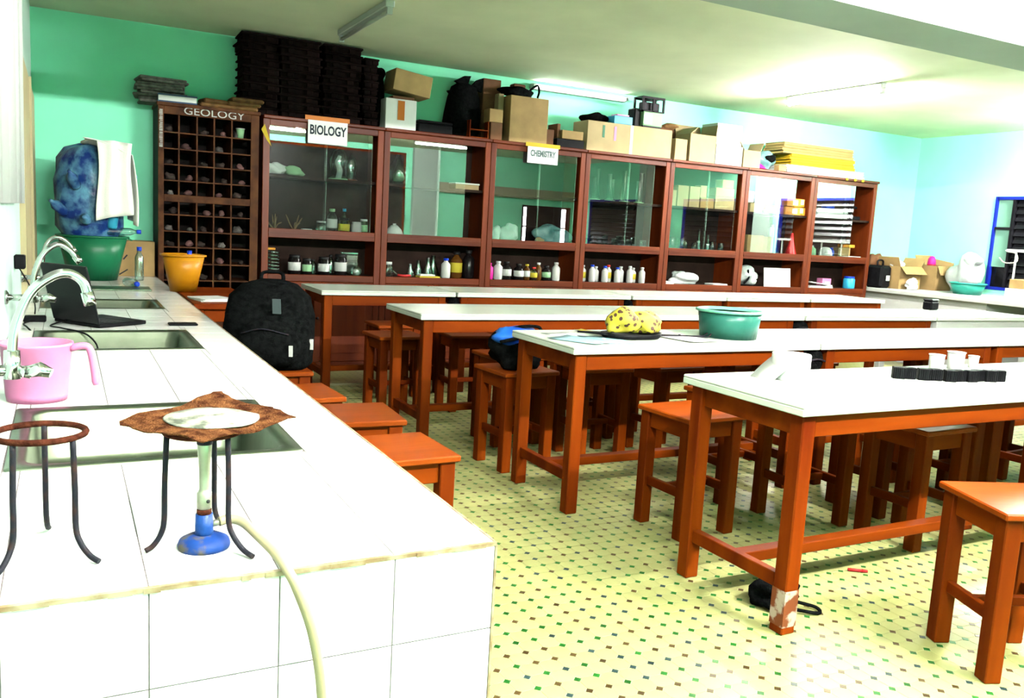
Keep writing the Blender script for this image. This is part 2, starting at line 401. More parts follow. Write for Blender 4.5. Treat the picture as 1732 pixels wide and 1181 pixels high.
# light teal window curtain on the left wall nearest the taps
mbc = MB(); vs = []; fs = []
for i in range(61):
    y = .1+i*.06; dx = .03+.018*math.sin(i*1.3)+.006*math.sin(i*3.1)
    vs += [(XL+dx, y, 1.42), (XL+dx*1.2, y, 2.86)]
    if i: fs.append((2*i-2, 2*i, 2*i+1, 2*i-1))
mbc.add(vs, fs, 0, True)
c = mbc.build('curtain', 'curtain_white'); sm = c.modifiers.new('thick', 'SOLIDIFY'); sm.thickness = .004
tag(c, 'white curtain hanging on the left wall above the taps', 'curtain')
tag(MB().tube([(XL+.04, .0, 2.88), (XL+.04, 3.8, 2.88)], .012).build('curtain_rod', 'batten'), 'thin metal rod carrying the white curtain', 'rod')

# ---------------------------------------------------------------- floor tiles (octagon and dot, 73 mm lattice)
P = .073; Cc = .0165; G = .0006; HT = .0016
def octo(x, y, h=0.):
    a = P/2-G; c = Cc
    o = [(-a+c, -a), (a-c, -a), (a, -a+c), (a, a-c), (a-c, a), (-a+c, a), (-a, a-c), (-a, -a+c)]
    i = [(px*.975, py*.975) for px, py in o]
    return [(x+px, y+py, h-HT) for px, py in o]+[(x+px, y+py, h) for px, py in i]
OF = [tuple(range(8, 16))]+[(i, (i+1) % 8, (i+1) % 8+8, i+8) for i in range(8)]
def diam(x, y, h=0.):
    d = Cc-G*.9; o = [(-d, 0), (0, -d), (d, 0), (0, d)]
    return [(x+px, y+py, h-HT) for px, py in o]+[(x+px*.85, y+py*.85, h) for px, py in o]
DF = [(4, 5, 6, 7)]+[(i, (i+1) % 4, (i+1) % 4+4, i+4) for i in range(4)]
ox, oy = .6, .964          # a dot position
cl = CAM.location; cinv = CAM.matrix_world.inverted()
def infr(x, y):
    p = cinv @ Vector((x, y, 0)); 
    if p.z > -.1: return False
    px = 866+1452.6*p.x/-p.z; py = 590.5-1452.6*p.y/-p.z
    if not (0 < px < 1732 and 0 < py < 1181): return False
    q = cl+(Vector((x, y, 0))-cl)*((cl.z-.85)/cl.z)     # hidden by the tiled counter?
    return not (q.x < 0 and q.y > 0) and not (x < .03 and y > -.05)
cells = []; dts = []
nx0, nx1 = int((.0-ox)/P)-1, int((6.6-ox)/P); ny0, ny1 = int((-.6-oy)/P)-1, int((5.9-oy)/P)
for i in range(nx0, nx1):
    for j in range(ny0, ny1):
        x = ox+i*P; y = oy+j*P
        if x > .03: dts.append((x, y))
        if x+P/2 > .06: cells.append((x+P/2, y+P/2))
def split(l):
    vis = sorted([p for p in l if infr(*p)], key=lambda p: (p[0]-cl.x)**2+(p[1]-cl.y)**2)[:300]
    st = set(vis); return vis, [p for p in l if p not in st]
grout = MB().box(.0, 6.62, -.7, 5.92, -.0028, -.0010); go = grout.build('grout_bed', 'grout', floor)
near, rest = split(cells)
me = MB().add(octo(0, 0), OF).mesh('floor_tile', 'floor_tile')
for x, y in near: t = link('floor_tile', me, floor); t.location = (x, y, 0)
mb = MB()
for x, y in rest: mb.add(octo(x, y, -random.random()*.0004), OF)
o = mb.build('floor_tile_field', 'floor_tile', floor); o['kind'] = 'stuff'
near, rest = split(dts)
dm = ['dot_green', 'dot_brown', 'dot_grey']; mes = [MB().add(diam(0, 0), DF).mesh('dot_tile', m) for m in dm]
rd = random.Random(3)
for x, y in near: t = link('dot_tile', mes[rd.choice((0, 0, 0, 1, 1, 2))], floor); t.location = (x, y, 0)
mb = MB()
for x, y in rest: mb.add(diam(x, y), DF, rd.choice((0, 0, 0, 1, 1, 2)))
o = mb.build('dot_tile_field', dm, floor); o['kind'] = 'stuff'

# ---------------------------------------------------------------- lamps
def batten(loc, L, lit, label, axis='y', wall=False):
    t = thing('fluorescent_lamp', label, 'lamp', loc, 0 if axis == 'y' else -PI/2)
    MB().cbox(-.035, .035, 0, L, -.05, 0, .006).build('housing', 'batten', t)
    MB().tube([(0, .03, -.075), (0, L-.03, -.075)], .016, 12).build('tube', ('tube_off', 'tube_fill', 'tube_bright', 'tube_fill_super', 'tube_fill_counter', 'tube_bright')[lit], t)
    for y in (.0, L-.03): MB().box(-.02, .02, y, y+.03, -.1, -.05).build('lamp_holder', 'batten', t)
    return t
batten((1.41, 4.85, ZC), 1.25, 0, 'unlit fluorescent batten on the ceiling in front of the black trays')
batten((-.35, -1.2, ZC), 1.25, 4, 'added unseen fluorescent batten on the ceiling behind the camera, nearest the left wall', axis='x')  # added out of frame to brighten the counter and left wall
batten((2.1, -1.1, ZC), 1.25, 3, 'added unseen fluorescent batten on the ceiling behind the camera, middle of its row', axis='x')  # strong lamp added out of frame to light the table fronts
batten((5.2, -1.1, ZC), 1.25, 1, 'added unseen fluorescent batten on the ceiling behind the camera, rightmost of its row', axis='x')  # weaker lamp added out of frame for the fronts further right
batten((2.9, -.75, ZC), 1.25, 1, 'added unseen fluorescent batten on the ceiling before the nearest table')  # added out of frame for steep light on the nearest table
batten((3.6, .75, ZC), 1.25, 1, 'added unseen fluorescent batten on the ceiling above the nearest table')  # added out of frame to brighten the middle table rows
batten((6.3, 4.6, ZC), 1.25, 5, 'lit fluorescent batten on the ceiling in front of the right cabinets')
batten((9.45, 3.25, ZC), 1.25, 3, 'added unseen fluorescent batten on the ceiling near the right wall')  # added just out of frame to whiten the right wall
t = thing('fluorescent_lamp', 'lit fluorescent batten high on the back wall above the cartons', 'lamp', (3.75, YB, 2.955))
MB().cbox(0, 1.22, -.06, 0, -.03, .03, .006).build('housing', 'white_paint', t)
MB().tube([(.03, -.08, 0), (1.19, -.08, 0)], .016, 12).build('tube', 'tube_dim', t)
for x in (0, 1.19): MB().box(x, x+.03, -.1, -.06, -.02, .02).build('lamp_holder', 'batten', t)

# ================================================================= TILED COUNTER
HC = .85; CE = 7.0
SINKS = [(.72, 1.37), (2.45, 3.08), (4.03, 4.60)]; SX0, SX1 = -.835, -.18
cnt = thing('tiled_counter', 'long white tiled counter with sinks along the left wall', 'counter', (0, 0, 0))
mb = MB(); zb = HC-.0022
mb.box(XL+.002, -.008, .0012, CE, 0, .60)
ys = .0012
for a, b in SINKS:
    mb.box(XL+.002, -.008, ys, a+.01, .60, zb); mb.box(XL+.002, SX0+.01, a+.01, b-.01, .60, zb); mb.box(SX1-.01, -.008, a+.01, b-.01, .60, zb); ys = b-.01
mb.box(XL+.002, -.008, ys, CE, .60, zb); mb.build('body', 'counter_grout', cnt)
MB().box(-.008, -.001, .008, CE, 0, zb).build('side_face', 'counter_side', cnt)
def rects_minus(x0, x1, y0, y1, holes):
    rs = [(x0, x1, y0, y1)]
    for hx0, hx1, hy0, hy1 in holes:
        out = []
        for a, b, c, d in rs:
            if b <= hx0 or a >= hx1 or d <= hy0 or c >= hy1: out.append((a, b, c, d)); continue
            if a < hx0: out.append((a, hx0, c, d))
            if b > hx1: out.append((hx1, b, c, d))
            a2, b2 = max(a, hx0), min(b, hx1)
            if c < hy0: out.append((a2, b2, c, hy0))
            if d > hy1: out.append((a2, b2, hy1, d))
        rs = out
    return rs
TD = .228; xs = [0, -.2, -.4, -.6, -.8, XL+.002]; g = .0011
holes = [(SX0, SX1, a, b) for a, b in SINKS]; cache = {}
for i in range(5):
    for j in range(31):
        y0, y1 = max(j*TD, .004), min((j+1)*TD, CE)
        for a, b, c, d in rects_minus(xs[i+1], xs[i]-(.004 if i == 0 else 0), y0, y1, holes):
            if b-a < .01 or d-c < .01: continue
            key = (round(b-a, 3), round(d-c, 3))
            if key not in cache: cache[key] = MB().cbox(-(b-a)/2+g, (b-a)/2-g, -(d-c)/2+g, (d-c)/2-g, -.0022, 0, .0007).mesh('top_tile', 'counter_tile')
            t = link('top_tile', cache[key], cnt); t.location = ((a+b)/2, (c+d)/2, HC)
zs = [HC-.004, .682, .514, .346, .178, .01]
for i in range(5):
    for j in range(5):
        a, b = xs[i+1], xs[i]-(.004 if i == 0 else 0)
        key = (round(b-a, 3), round(zs[j]-zs[j+1], 3), 'f')
        if key not in cache: cache[key] = MB().cbox(-(b-a)/2+g, (b-a)/2-g, 0, .0022, -(zs[j]-zs[j+1])/2+g, (zs[j]-zs[j+1])/2-g, .0007).mesh('front_tile', 'counter_tile')
        t = link('front_tile', cache[key], cnt); t.location = ((a+b)/2, -.001, (zs[j]+zs[j+1])/2)
# chipped grout edges
mb = MB(); rr = random.Random(5); x = XL+.01
while x < -.005:
    l = rr.uniform(.015, .05); d = rr.uniform(0, .0022); mb.box(x, min(x+l, -.001), -.0018-d, .006, HC-.006-d, HC+.0006); x += l
mb.build('edge_strip', 'chipped_edge', cnt)
MB().box(-.004, .0005, -.0015, .006, 0, HC-.004).build('edge_strip', 'chipped_edge', cnt)
MB().box(-.004, .0005, .006, CE, HC-.012, HC+.0004).build('edge_strip', 'chipped_edge', cnt)
# sinks
def rrect(x0, x1, y0, y1, r, n=5):
    out = []
    for cx, cy, a0 in ((x1-r, y1-r, 0), (x0+r, y1-r, PI/2), (x0+r, y0+r, PI), (x1-r, y0+r, 1.5*PI)):
        for k in range(n+1):
            a = a0+PI/2*k/n; out.append((cx+r*math.cos(a), cy+r*math.sin(a)))
    return out
for (a, b), lb in zip(SINKS, ('stainless steel sink nearest the camera behind the tripods', 'stainless steel sink beside the open laptop', 'farthest stainless steel sink beyond the laptop')):
    t = thing('sink', lb, 'sink', ((SX0+SX1)/2, (a+b)/2, HC))
    hx, hy = (SX1-SX0)/2-.003, (b-a)/2-.003
    rings = [(hx, hy, .012, -.004), (hx, hy, .012, .002), (hx-.035, hy-.035, .05, .002), (hx-.042, hy-.042, .05, -.006), (hx-.055, hy-.055, .06, -.13), (hx-.085, hy-.085, .07, -.15), (.05, .05, .049, -.156)]
    vs = []; fs = []
    for ax, ay, r, z in rings: vs += [(x, y, z) for x, y in rrect(-ax, ax, -ay, ay, r)]
    n = 24
    for k in range(len(rings)-1):
        for j in range(n): fs.append((k*n+j, k*n+(j+1) % n, (k+1)*n+(j+1) % n, (k+1)*n+j))
    MB().add(vs, fs, 0, True).build('basin', 'steel', t)
    d = MB().lathe([(.052, -.157), (.052, -.153), (.04, -.154), (.036, -.162), (.0, -.162)], 20).build('drain', 'chrome', t)
    MB().lathe([(.03, -.1615), (.03, -.1605), (0, -.1605)], 14).build('drain_grate', 'drain_black', d)
# gooseneck taps
def tap(y, pts, hz, label):
    t = thing('swan_neck_tap', label, 'tap', (XL, y, 0))
    x0 = pts[0][0]-XL
    MB().lathe([(.03, 0), (.03, .008), (.02, .014), (0, .014)], 16, mt=rot(0, PI/2, 0, (0, 0, hz))).build('wall_flange', 'chrome', t)
    MB().tube([(.01, 0, hz), (x0+.012, 0, hz)], .014, 12).tube([(x0, 0, hz-.02), (x0, 0, hz+.05)], [.02, .018], 12).build('valve_body', 'chrome', t)
    sp = bez([(px-XL, 0, pz) for px, pz in pts], 6)
    MB().tube(sp, .0115, 12).build('spout', 'chrome', t)
    e, e0 = sp[-1], sp[-3]; dr = (e-e0).normalized()
    MB().tube([e-dr*.012, e+dr*.022], .015, 12).build('spout_tip', 'chrome', t)
    h = MB().tube([(x0+.012, 0, hz-.002), (x0+.04, -.004, hz-.004)], [.013, .017], 10).build('handle', 'chrome', t)
    MB().tube([(x0+.03, -.004, hz-.004), (x0+.06, -.012, hz+.004), (x0+.085, -.02, hz-.006)], [.014, .019, .012], 10).build('lever', 'chrome', h)
tap(1.05, [(-.826, 1.04), (-.818, 1.12), (-.785, 1.205), (-.74, 1.247), (-.70, 1.258), (-.668, 1.238), (-.656, 1.20)], 1.015, 'tall chrome swan-neck tap nearest the camera over the pink mug')
tap(2.77, [(-.827, 1.06), (-.82, 1.13), (-.79, 1.21), (-.735, 1.257), (-.69, 1.238), (-.66, 1.20)], 1.03, 'chrome swan-neck tap in front of the laptop screen')
tap(4.30, [(-.82, 1.04), (-.815, 1.13), (-.79, 1.205), (-.745, 1.236), (-.695, 1.215), (-.66, 1.17)], 1.0, 'farthest chrome swan-neck tap by the green tub')
# tripods
def tripod(cx, cy, feet, R, zr, label, ringmat):
    t = thing('tripod_stand', label, 'tripod', (cx, cy, HC))
    ring = [(R*math.cos(2*PI*k/32), R*math.sin(2*PI*k/32), zr) for k in range(32)]
    mb = MB(); vs = []; fs = []
    for k in range(32):
        q = 2*PI*k/32
        for j in range(8):
            a = 2*PI*j/8; rr = R+.0055*math.cos(a); vs.append((rr*math.cos(q), rr*math.sin(q), zr+.0055*math.sin(a)))
    for k in range(32):
        for j in range(8): fs.append((k*8+j, ((k+1) % 32)*8+j, ((k+1) % 32)*8+(j+1) % 8, k*8+(j+1) % 8))
    mb.add(vs, fs, 0, True).build('ring', ringmat, t)
    for fx, fy in feet:
        d = Vector((fx-cx, fy-cy, 0)); L = d.length; d.normalize()
        p = [d*(R-.001)+Vector((0, 0, zr-.003)), d*(R+.002)+Vector((0, 0, .12)), d*(R+.003)+Vector((0, 0, .055)), d*(R+(L-R)*.25)+Vector((0, 0, .03)), d*(R+(L-R)*.62)+Vector((0, 0, .012)), d*L+Vector((0, 0, .005))]
        MB().tube(bez(p, 5), .0048, 8).build('leg', 'iron_dark', t)
tripod(-.748, .205, [(-.665, .122), (-.812, .105), (-.74, .315)], .068, .205, 'iron tripod with a bare rusty ring at the left edge', 'rust')
tripod(-.50, .165, [(-.594, .145), (-.432, .062), (-.452, .262)], .062, .205, 'iron tripod standing over the blue burner', 'rust')
# wire gauze
t = thing('wire_gauze', 'rusty square wire gauze with white ceramic disc on the tripod', 'gauze', (-.487, .2, HC+.212))
cor = [(-.146, .008, .0), (.048, .175, .012), (.15, -.018, .0), (-.028, -.152, -.001)]
mb = MB(); vs = []; fs = []; n = 16; r2 = random.Random(2)
for i in range(n+1):
    for j in range(n+1):
        u, v = i/n, j/n
        p = [sum(wt*c[k] for wt, c in zip(((1-u)*(1-v), u*(1-v), u*v, (1-u)*v), cor)) for k in range(3)]
        e = max(abs(u-.5), abs(v-.5))*2
        if e > .9: p[0] += r2.uniform(-.004, .004); p[1] += r2.uniform(-.004, .004)
        p[2] += .004*math.sin(u*9)*e*e+.004*math.cos(v*7+1)*e*e+.0015
        vs.append(p)
for i in range(n):
    for j in range(n): a = i*(n+1)+j; fs.append((a, a+1, a+n+2, a+n+1))
mb.add(vs, [f[::-1] for f in fs]); o = mb.build('mesh_sheet', 'gauze_rust', t); so = o.modifiers.new('t', 'SOLIDIFY'); so.thickness = .0025; so.offset = 0
MB().lathe([(.0, .004), (.078, .004), (.082, .0055), (.08, .0078), (.05, .0088), (0, .0092)], 28, wob=.02, cx=.008, cy=-.002).build('ceramic_disc', 'gauze_ceramic', t)
# bunsen burner
t = thing('bunsen_burner', 'gas burner with chipped blue base and pale metal barrel', 'burner', (-.499, .148, HC))
MB().lathe([(.043, 0), (.044, .006), (.041, .014), (.03, .02), (.016, .024), (0, .024)], 28).build('base', 'burner_chip', t)
MB().lathe([(.016, .02), (.0155, .03), (.0145, .06), (.0, .06)], 20).build('stem', 'burner_blue', t)
MB().lathe([(.011, .058), (.0125, .062), (.0125, .068), (.010, .07), (0, .07)], 18).build('collar', 'rust', t)
b = MB().lathe([(.0105, .068), (.0125, .072), (.0125, .098), (.0105, .10), (.0085, .105), (.0095, .14), (.0115, .17), (.0125, .19), (.0105, .1915), (.009, .18), (0, .18)], 18).build('barrel', 'burner_brass', t)
for a in (-1.2, .6): MB().lathe([(.0035, 0), (.0035, .001), (0, .001)], 10, mt=rot(PI/2, 0, a+PI/2, (.0125*math.cos(a), .0125*math.sin(a), .085))).build('air_hole', 'drain_black', b)
MB().lathe([(.0128, .184), (.0134, .186), (.0134, .193), (.0115, .194), (0, .1935)], 18).build('barrel_lip', 'iron_dark', b)
MB().tube([(.012, 0, .04), (.028, .004, .041)], .006, 10).build('gas_inlet', 'burner_brass', t)
h = MB().tube(bez([(-.474, .152, .891), (-.455, .155, .893), (-.434, .143, .888), (-.414, .095, .874), (-.401, .03, .868), (-.392, -.02, .857), (-.378, -.034, .825), (-.352, -.036, .745), (-.334, -.034, .63), (-.325, -.03, .45), (-.34, -.04, .25), (-.40, -.10, .06), (-.52, -.2, .010), (-.7, -.22, .009)], 6), .0085, 10).build('gas_hose', 'hose_rubber')
tag(h, 'cream rubber gas hose hanging over the counter edge', 'hose')

# pink mug
t = thing('plastic_mug', 'pink plastic mug with a long handle beside the near sink', 'mug', (-.785, 1.50, HC))
MB().lathe([(.0, .004), (.076, .004), (.080, .0), (.083, .02), (.094, .16), (.099, .165), (.099, .172), (.092, .172), (.080, .02), (.0, .012)], 32).build('cup', 'pink_plastic', t)
MB().tube(bez([(.088, -.02, .155), (.125, -.03, .163), (.142, -.034, .15), (.152, -.036, .09), (.156, -.038, .045)], 4), [.011]*16+[.008], 8).build('handle', 'pink_plastic', t)

# laptop
t = thing('laptop', 'open black laptop standing between two sinks', 'laptop', (-.564, 3.135, HC), 0)
hv = Vector((-.19, .265, 0)).normalized(); dv = Vector((.30, .15, 0)).normalized(); up = Vector((0, 0, 1)); dvp = Vector((hv.y, -hv.x, 0))
def fr(o, a, b, c): m = Matrix((a, b, c)).transposed().to_4x4(); m.translation = o; return m
mt = fr(Vector((0, 0, .004)), hv, dvp, up); ang = math.radians(14)
MB().cbox(0, .33, 0, .27, 0, .018, .004, mt=mt).build('base', 'black_plastic', t)
k = MB()
for i in range(12):
    for j in range(5): k.box(.03+i*.0228, .049+i*.0228, .05+j*.022, .069+j*.022, .018, .0195, mt=mt)
k.box(.11, .22, .18, .25, .018, .0185, mt=mt); k.build('keyboard', 'key_grey', t)
zup = (up*math.cos(ang)-dvp*math.sin(ang)); mt2 = fr(Vector((0, 0, .02))+dvp*.004, hv, zup, hv.cross(zup))
MB().cbox(0, .33, 0, .285, -.008, .004, .003, mt=mt2).build('screen', 'screen_back', t)
tag(MB().cbox(-.07, .07, -.035, .035, 0, .012, .005).build('mobile_phone', 'black_plastic'), 'black phone lying on the counter right of the laptop', 'phone').location = (-.175, 3.27, HC)
c = MB().tube(bez([(-.70, 3.34, .868), (-.77, 3.2, .858), (-.72, 3.1, .858), (-.62, 3.0, .84), (-.58, 2.9, .78), (-.66, 2.75, .72), (-.75, 2.85, .72), (-.80, 3.02, .80), (-.86, 3.11, .858), (-.88, 3.3, .858), (-.80, 3.5, .858)], 6), .004, 6).build('power_cable', 'black_plastic')
tag(c, 'thin black cable dropping from the laptop into the sink', 'cable')
tag(MB().cbox(-.05, .05, -.025, .025, 0, .03, .005).build('power_adapter', 'black_plastic'), 'black power adapter by the wall behind the laptop', 'adapter').location = (-.84, 3.42, HC)
c = MB().tube(bez([(-.92, 3.6, 1.12), (-.86, 3.6, 1.0), (-.84, 3.5, .92), (-.84, 3.45, .885)], 5), .0035, 6).build('power_cable', 'black_plastic')
tag(c, 'black cable running down the wall to the adapter', 'cable')
tag(MB().cbox(0, .05, -.04, .04, -.035, .035, .006).build('wall_plug', 'black_plastic'), 'black plug in the wall socket above the adapter', 'plug').location = (XL, 3.6, 1.13)

# far end of the counter
def bottle(name, label, cat, loc, r, h, body, cap, lab=None, neck=.45, group=None, capc=None, z0=.0, rz=0):
    t = thing(name, label, cat, loc, rz, group)
    sh = h*.68; nr = r*neck
    MB().lathe([(0, .001), (r*.9, 0), (r, .012*h/.2), (r, sh), (r*.8, sh+h*.07), (nr, sh+h*.15), (nr, h*.90), (0, h*.90)], 16).build('body', body, t)
    MB().lathe([(nr*1.2, h*.885), (nr*1.25, h*.89), (nr*1.25, h), (0, h)], 14).build('cap', cap, t)
    if lab:
        MB().lathe([(r*1.0, h*.22), (r*1.02, h*.225), (r*1.02, h*.58), (r*1.0, h*.585)], 16).build('label', lab, t)
    return t
def jar(name, label, cat, loc, r, h, body, cap, lab=None, group=None):
    t = thing(name, label, cat, loc, 0, group)
    MB().lathe([(0, .001), (r*.92, 0), (r, r*.15), (r, h*.78), (r*.82, h*.86), (r*.82, h*.88), (0, h*.88)], 16).build('body', body, t)
    MB().lathe([(r*.86, h*.86), (r*.88, h*.865), (r*.88, h), (0, h)], 16).build('lid', cap, t)
    if lab: MB().lathe([(r*1.0, h*.2), (r*1.02, h*.205), (r*1.02, h*.62), (r*1.0, h*.625)], 16).build('label', lab, t)
    return t
def tub(name, label, cat, loc, r0, r1, h, m, rimm=None, handles=False):
    t = thing(name, label, cat, loc)
    MB().lathe([(0, .004), (r0*.96, .004), (r0, 0), (r0+(r1-r0)*.5, h*.5), (r1, h-.01), (r1-.006, h-.01), (r0+(r1-r0)*.5-.006, h*.5), (r0-.006, .01), (0, .01)], 32).build('bowl', m, t)
    MB().lathe([(r1-.008, h-.018), (r1+.014, h-.014), (r1+.014, h-.004), (r1-.004, h), (r1-.008, h-.018)], 32).build('rim', rimm or m, t)
    if handles:
        for s in (-1, 1): MB().tube(bez([(s*(r1+.008), -.05, h-.02), (s*(r1+.03), -.03, h-.03), (s*(r1+.03), .03, h-.03), (s*(r1+.008), .05, h-.02)], 4), .006, 8).build('handle', rimm or m, t)
    return t
tub('plastic_tub', 'large dark green tub at the far end of the tiled counter', 'tub', (-.505, 6.22, HC), .175, .25, .35, 'green_plastic', handles=True)
t = thing('bottle_bag', 'tall bulging blue bag of plastic bottles rising from the green tub', 'bag', (-.52, 6.25, HC+.012))
mb = MB(); vs = []; fs = []; n = 28; prof = [(.0, .0), (.14, .0), (.165, .1), (.19, .3), (.24, .40), (.25, .55), (.24, .75), (.22, .92), (.17, 1.0), (.08, 1.03), (0, 1.03)]
rq = random.Random(4)
for i, (r, z) in enumerate(prof):
    for j in range(n):
        q = 2*PI*j/n; k = 1+.06*math.sin(4*q+z*9)+.04*math.sin(9*q-z*14) if z > .33 else .95
        vs.append((r*k*math.cos(q), r*k*math.sin(q)*.9, z+.012*math.sin(3*q)*(z > .9)))
for i in range(len(prof)-1):
    for j in range(n): a = i*n+j; b = i*n+(j+1) % n; fs.append((a, b, b+n, a+n))
mb.add(vs, fs, 0, True).build('bag_body', 'bag_blue', t)
for k, (a, z, tl) in enumerate(((-1.2, .62, .4), (-.6, .8, 1.2), (-2.0, .75, .8), (-1.7, .5, 1.4), (-.9, .45, .2), (-2.4, .55, 1.))):
    MB().lathe([(0, 0), (.035, .002), (.038, .02), (.038, .11), (.014, .15), (.014, .165), (0, .165)], 12, mt=rot(tl, 0, a+PI/2, (.235*math.cos(a), .21*math.sin(a), z-.05))).build('bottle_bulge', ('bag_blue', 'cyan_plastic')[k % 3 == 1], t)
# towel draped over the bag
mb = MB(); vs = []; fs = []; nu, nv = 16, 22
for i in range(nu+1):
    u = i/nu
    for j in range(nv+1):
        v = j/nv
        if v < .35: x = -.05+v/.35*.27; z = 1.925-.25*(v/.35)**2*.35; 
        else: x = .22+.05*math.sin((v-.35)*2.4); z = 1.925-.0875-(v-.35)/.65*.55*(1-.12*u)
        y = -.27+u*.40+.02*math.sin(v*6)
        x += .016*math.sin(u*11+v*3)+(.05*(1-u) if v > .35 else 0)
        vs.append((-.52+x, 6.22+y, z-.06*u*(v < .35)))
for i in range(nu):
    for j in range(nv): a = i*(nv+1)+j; fs.append((a, a+1, a+nv+2, a+nv+1))
o = mb.add(vs, [f[::-1] for f in fs], 0, True).build('towel', 'towel_white'); so = o.modifiers.new('t', 'SOLIDIFY'); so.thickness = .006
tag(o, 'white towel draped over the blue bag of bottles', 'towel')
# front fold of the towel, hanging over the bag's front
mb = MB(); vs = []; fs = []
for i in range(13):
    u = i/12
    for j in range(17):
        v = j/16; x = -.475+u*.24+.012*math.sin(v*5+u*3); z = 1.925-.02*abs(u-.4)-v*(.60-.06*u); y = 5.985-.035*math.sin(v*2.6)+.014*math.sin(u*12)-.02*(1-u)
        vs.append((x, y, z))
for i in range(12):
    for j in range(16): a = i*17+j; fs.append((a, a+1, a+18, a+17))
o = mb.add(vs, fs, 0, True).build('towel', 'towel_white'); so = o.modifiers.new('t', 'SOLIDIFY'); so.thickness = .006
tag(o, 'white cloth hanging down the front of the blue bottle bag', 'towel')
def carton(name, label, loc, sx, sy, sz, m='carton', rz=0, open_=False, tape=False, group=None, tilt=0, flaps=None):
    t = thing(name, label, 'box', loc, rz, group)
    if tilt: t.rotation_euler = (0, tilt, rz)
    w = .006
    if open_:
        b = MB().box(-sx/2, sx/2, -sy/2, sy/2, 0, w); b.box(-sx/2, sx/2, -sy/2, -sy/2+w, w, sz); b.box(-sx/2, sx/2, sy/2-w, sy/2, w, sz); b.box(-sx/2, -sx/2+w, -sy/2+w, sy/2-w, w, sz); b.box(sx/2-w, sx/2, -sy/2+w, sy/2-w, w, sz)
        b.build('body', m, t)
        fl = flaps or {'l': .6, 'r': .8, 'b': .4}
        fd = min(sx, sy)*.45
        for k, a in fl.items():
            if k == 'l': mt = rot(0, -a, 0, (-sx/2, 0, sz)); MB().box(0, w, -sy/2, sy/2, 0, fd, mt=mt).build('flap', m, t)
            if k == 'r': mt = rot(0, a, 0, (sx/2, 0, sz)); MB().box(-w, 0, -sy/2, sy/2, 0, fd, mt=mt).build('flap', m, t)
            if k == 'b': mt = rot(-a, 0, 0, (0, sy/2, sz)); MB().box(-sx/2, sx/2, -w, 0, 0, fd, mt=mt).build('flap', m, t)
            if k == 'f': mt = rot(a, 0, 0, (0, -sy/2, sz)); MB().box(-sx/2, sx/2, 0, w, 0, fd, mt=mt).build('flap', m, t)
    else:
        MB().cbox(-sx/2, sx/2, -sy/2, sy/2, 0, sz, .004).build('body', m, t)
        MB().box(-sx/2+.003, sx/2-.003, -.003, .003, sz, sz+.0012).build('lid_seam', 'carton_in', t)
    if tape: MB().box(-.025, .025, -sy/2-.001, sy/2+.001, sz*.55, sz+.002).build('tape', 'tape', t)
    return t
t = carton('cardboard_box', 'brown cardboard box beside the green tub on the counter', (-.165, 6.78, HC), .30, .3, .30, 'carton')
MB().box(-.1, -.02, -.152, -.150, .08, .09, mt=rot(0, -.6, 0)).box(.05, .10, -.152, -.150, .16, .172, mt=rot(0, -.9, 0)).build('printed_marks', 'ink', t)
bottle('water_bottle', 'clear water bottle with blue cap in front of the cardboard box', 'bottle', (-.17, 6.2, HC), .034, .27, 'bottle_clear', 'blue_plastic')
t = bottle('water_bottle', 'clear water bottle lying on the counter, blue cap towards the camera', 'bottle', (-.30, 5.62, HC+.034), .032, .24, 'bottle_clear', 'blue_plastic'); t.rotation_euler = (PI/2, 0, .25)
t = bottle('water_bottle', 'clear bottle lying across the rim of the green tub, blue cap outwards', 'bottle', (-.42, 6.12, HC+.385), .03, .26, 'bottle_clear', 'blue_plastic'); t.rotation_euler = (PI/2*.98, 0, 1.35)
tag(MB().cbox(-.2, .2, -.12, .12, 0, .012, .003).build('tray', 'steel'), 'shallow grey tray on the counter in front of the green tub', 'tray').location = (-.36, 5.66-.33, HC)
# little side table at the counter with papers and bucket
t = thing('side_table', 'small wooden side table wedged between counter and backpack', 'table', (.235, 5.0, 0))
MB().cbox(-.22, .22, -.65, .65, .815, .85, .004).build('tabletop', 'wood_h', t)
for sx in (-1, 1):
    for sy in (-1, 1): MB().cbox(sx*.18-.025, sx*.18+.025, sy*.6-.025, sy*.6+.025, 0, .815).build('leg', 'wood', t)
for sy in (-1, 1): MB().cbox(-.155, .155, sy*.6-.012, sy*.6+.012, .73, .815).build('apron', 'wood_h', t)
for sx in (-1, 1): MB().cbox(sx*.18-.012, sx*.18+.012, -.575, .575, .73, .815).build('apron', 'wood_h', t)
t = tub('bucket', 'orange yellow plastic bucket on the side table by the counter', 'bucket', (.055, 5.25, .85), .09, .145, .27, 'orange_plastic')
MB().tube(bez([(-.15, 0, .255), (-.12, -.09, .265), (0, -.15, .272), (.12, -.09, .265), (.15, 0, .255)], 5), .004, 6).build('handle', 'orange_plastic', t)
bottle('water_bottle', 'clear bottle with blue cap leaning inside the orange bucket', 'bottle', (.095, 5.24, .87), .03, .275, 'bottle_clear', 'blue_plastic')
t = thing('paper_pad', 'small stack of white papers on the side table below the bucket', 'papers', (.16, 4.62, .85), .2)
for k in range(3): MB().box(-.11, .11, -.12, .12, k*.006, k*.006+.005, mt=rot(0, 0, .08*k)).build('sheet', 'paper', t)

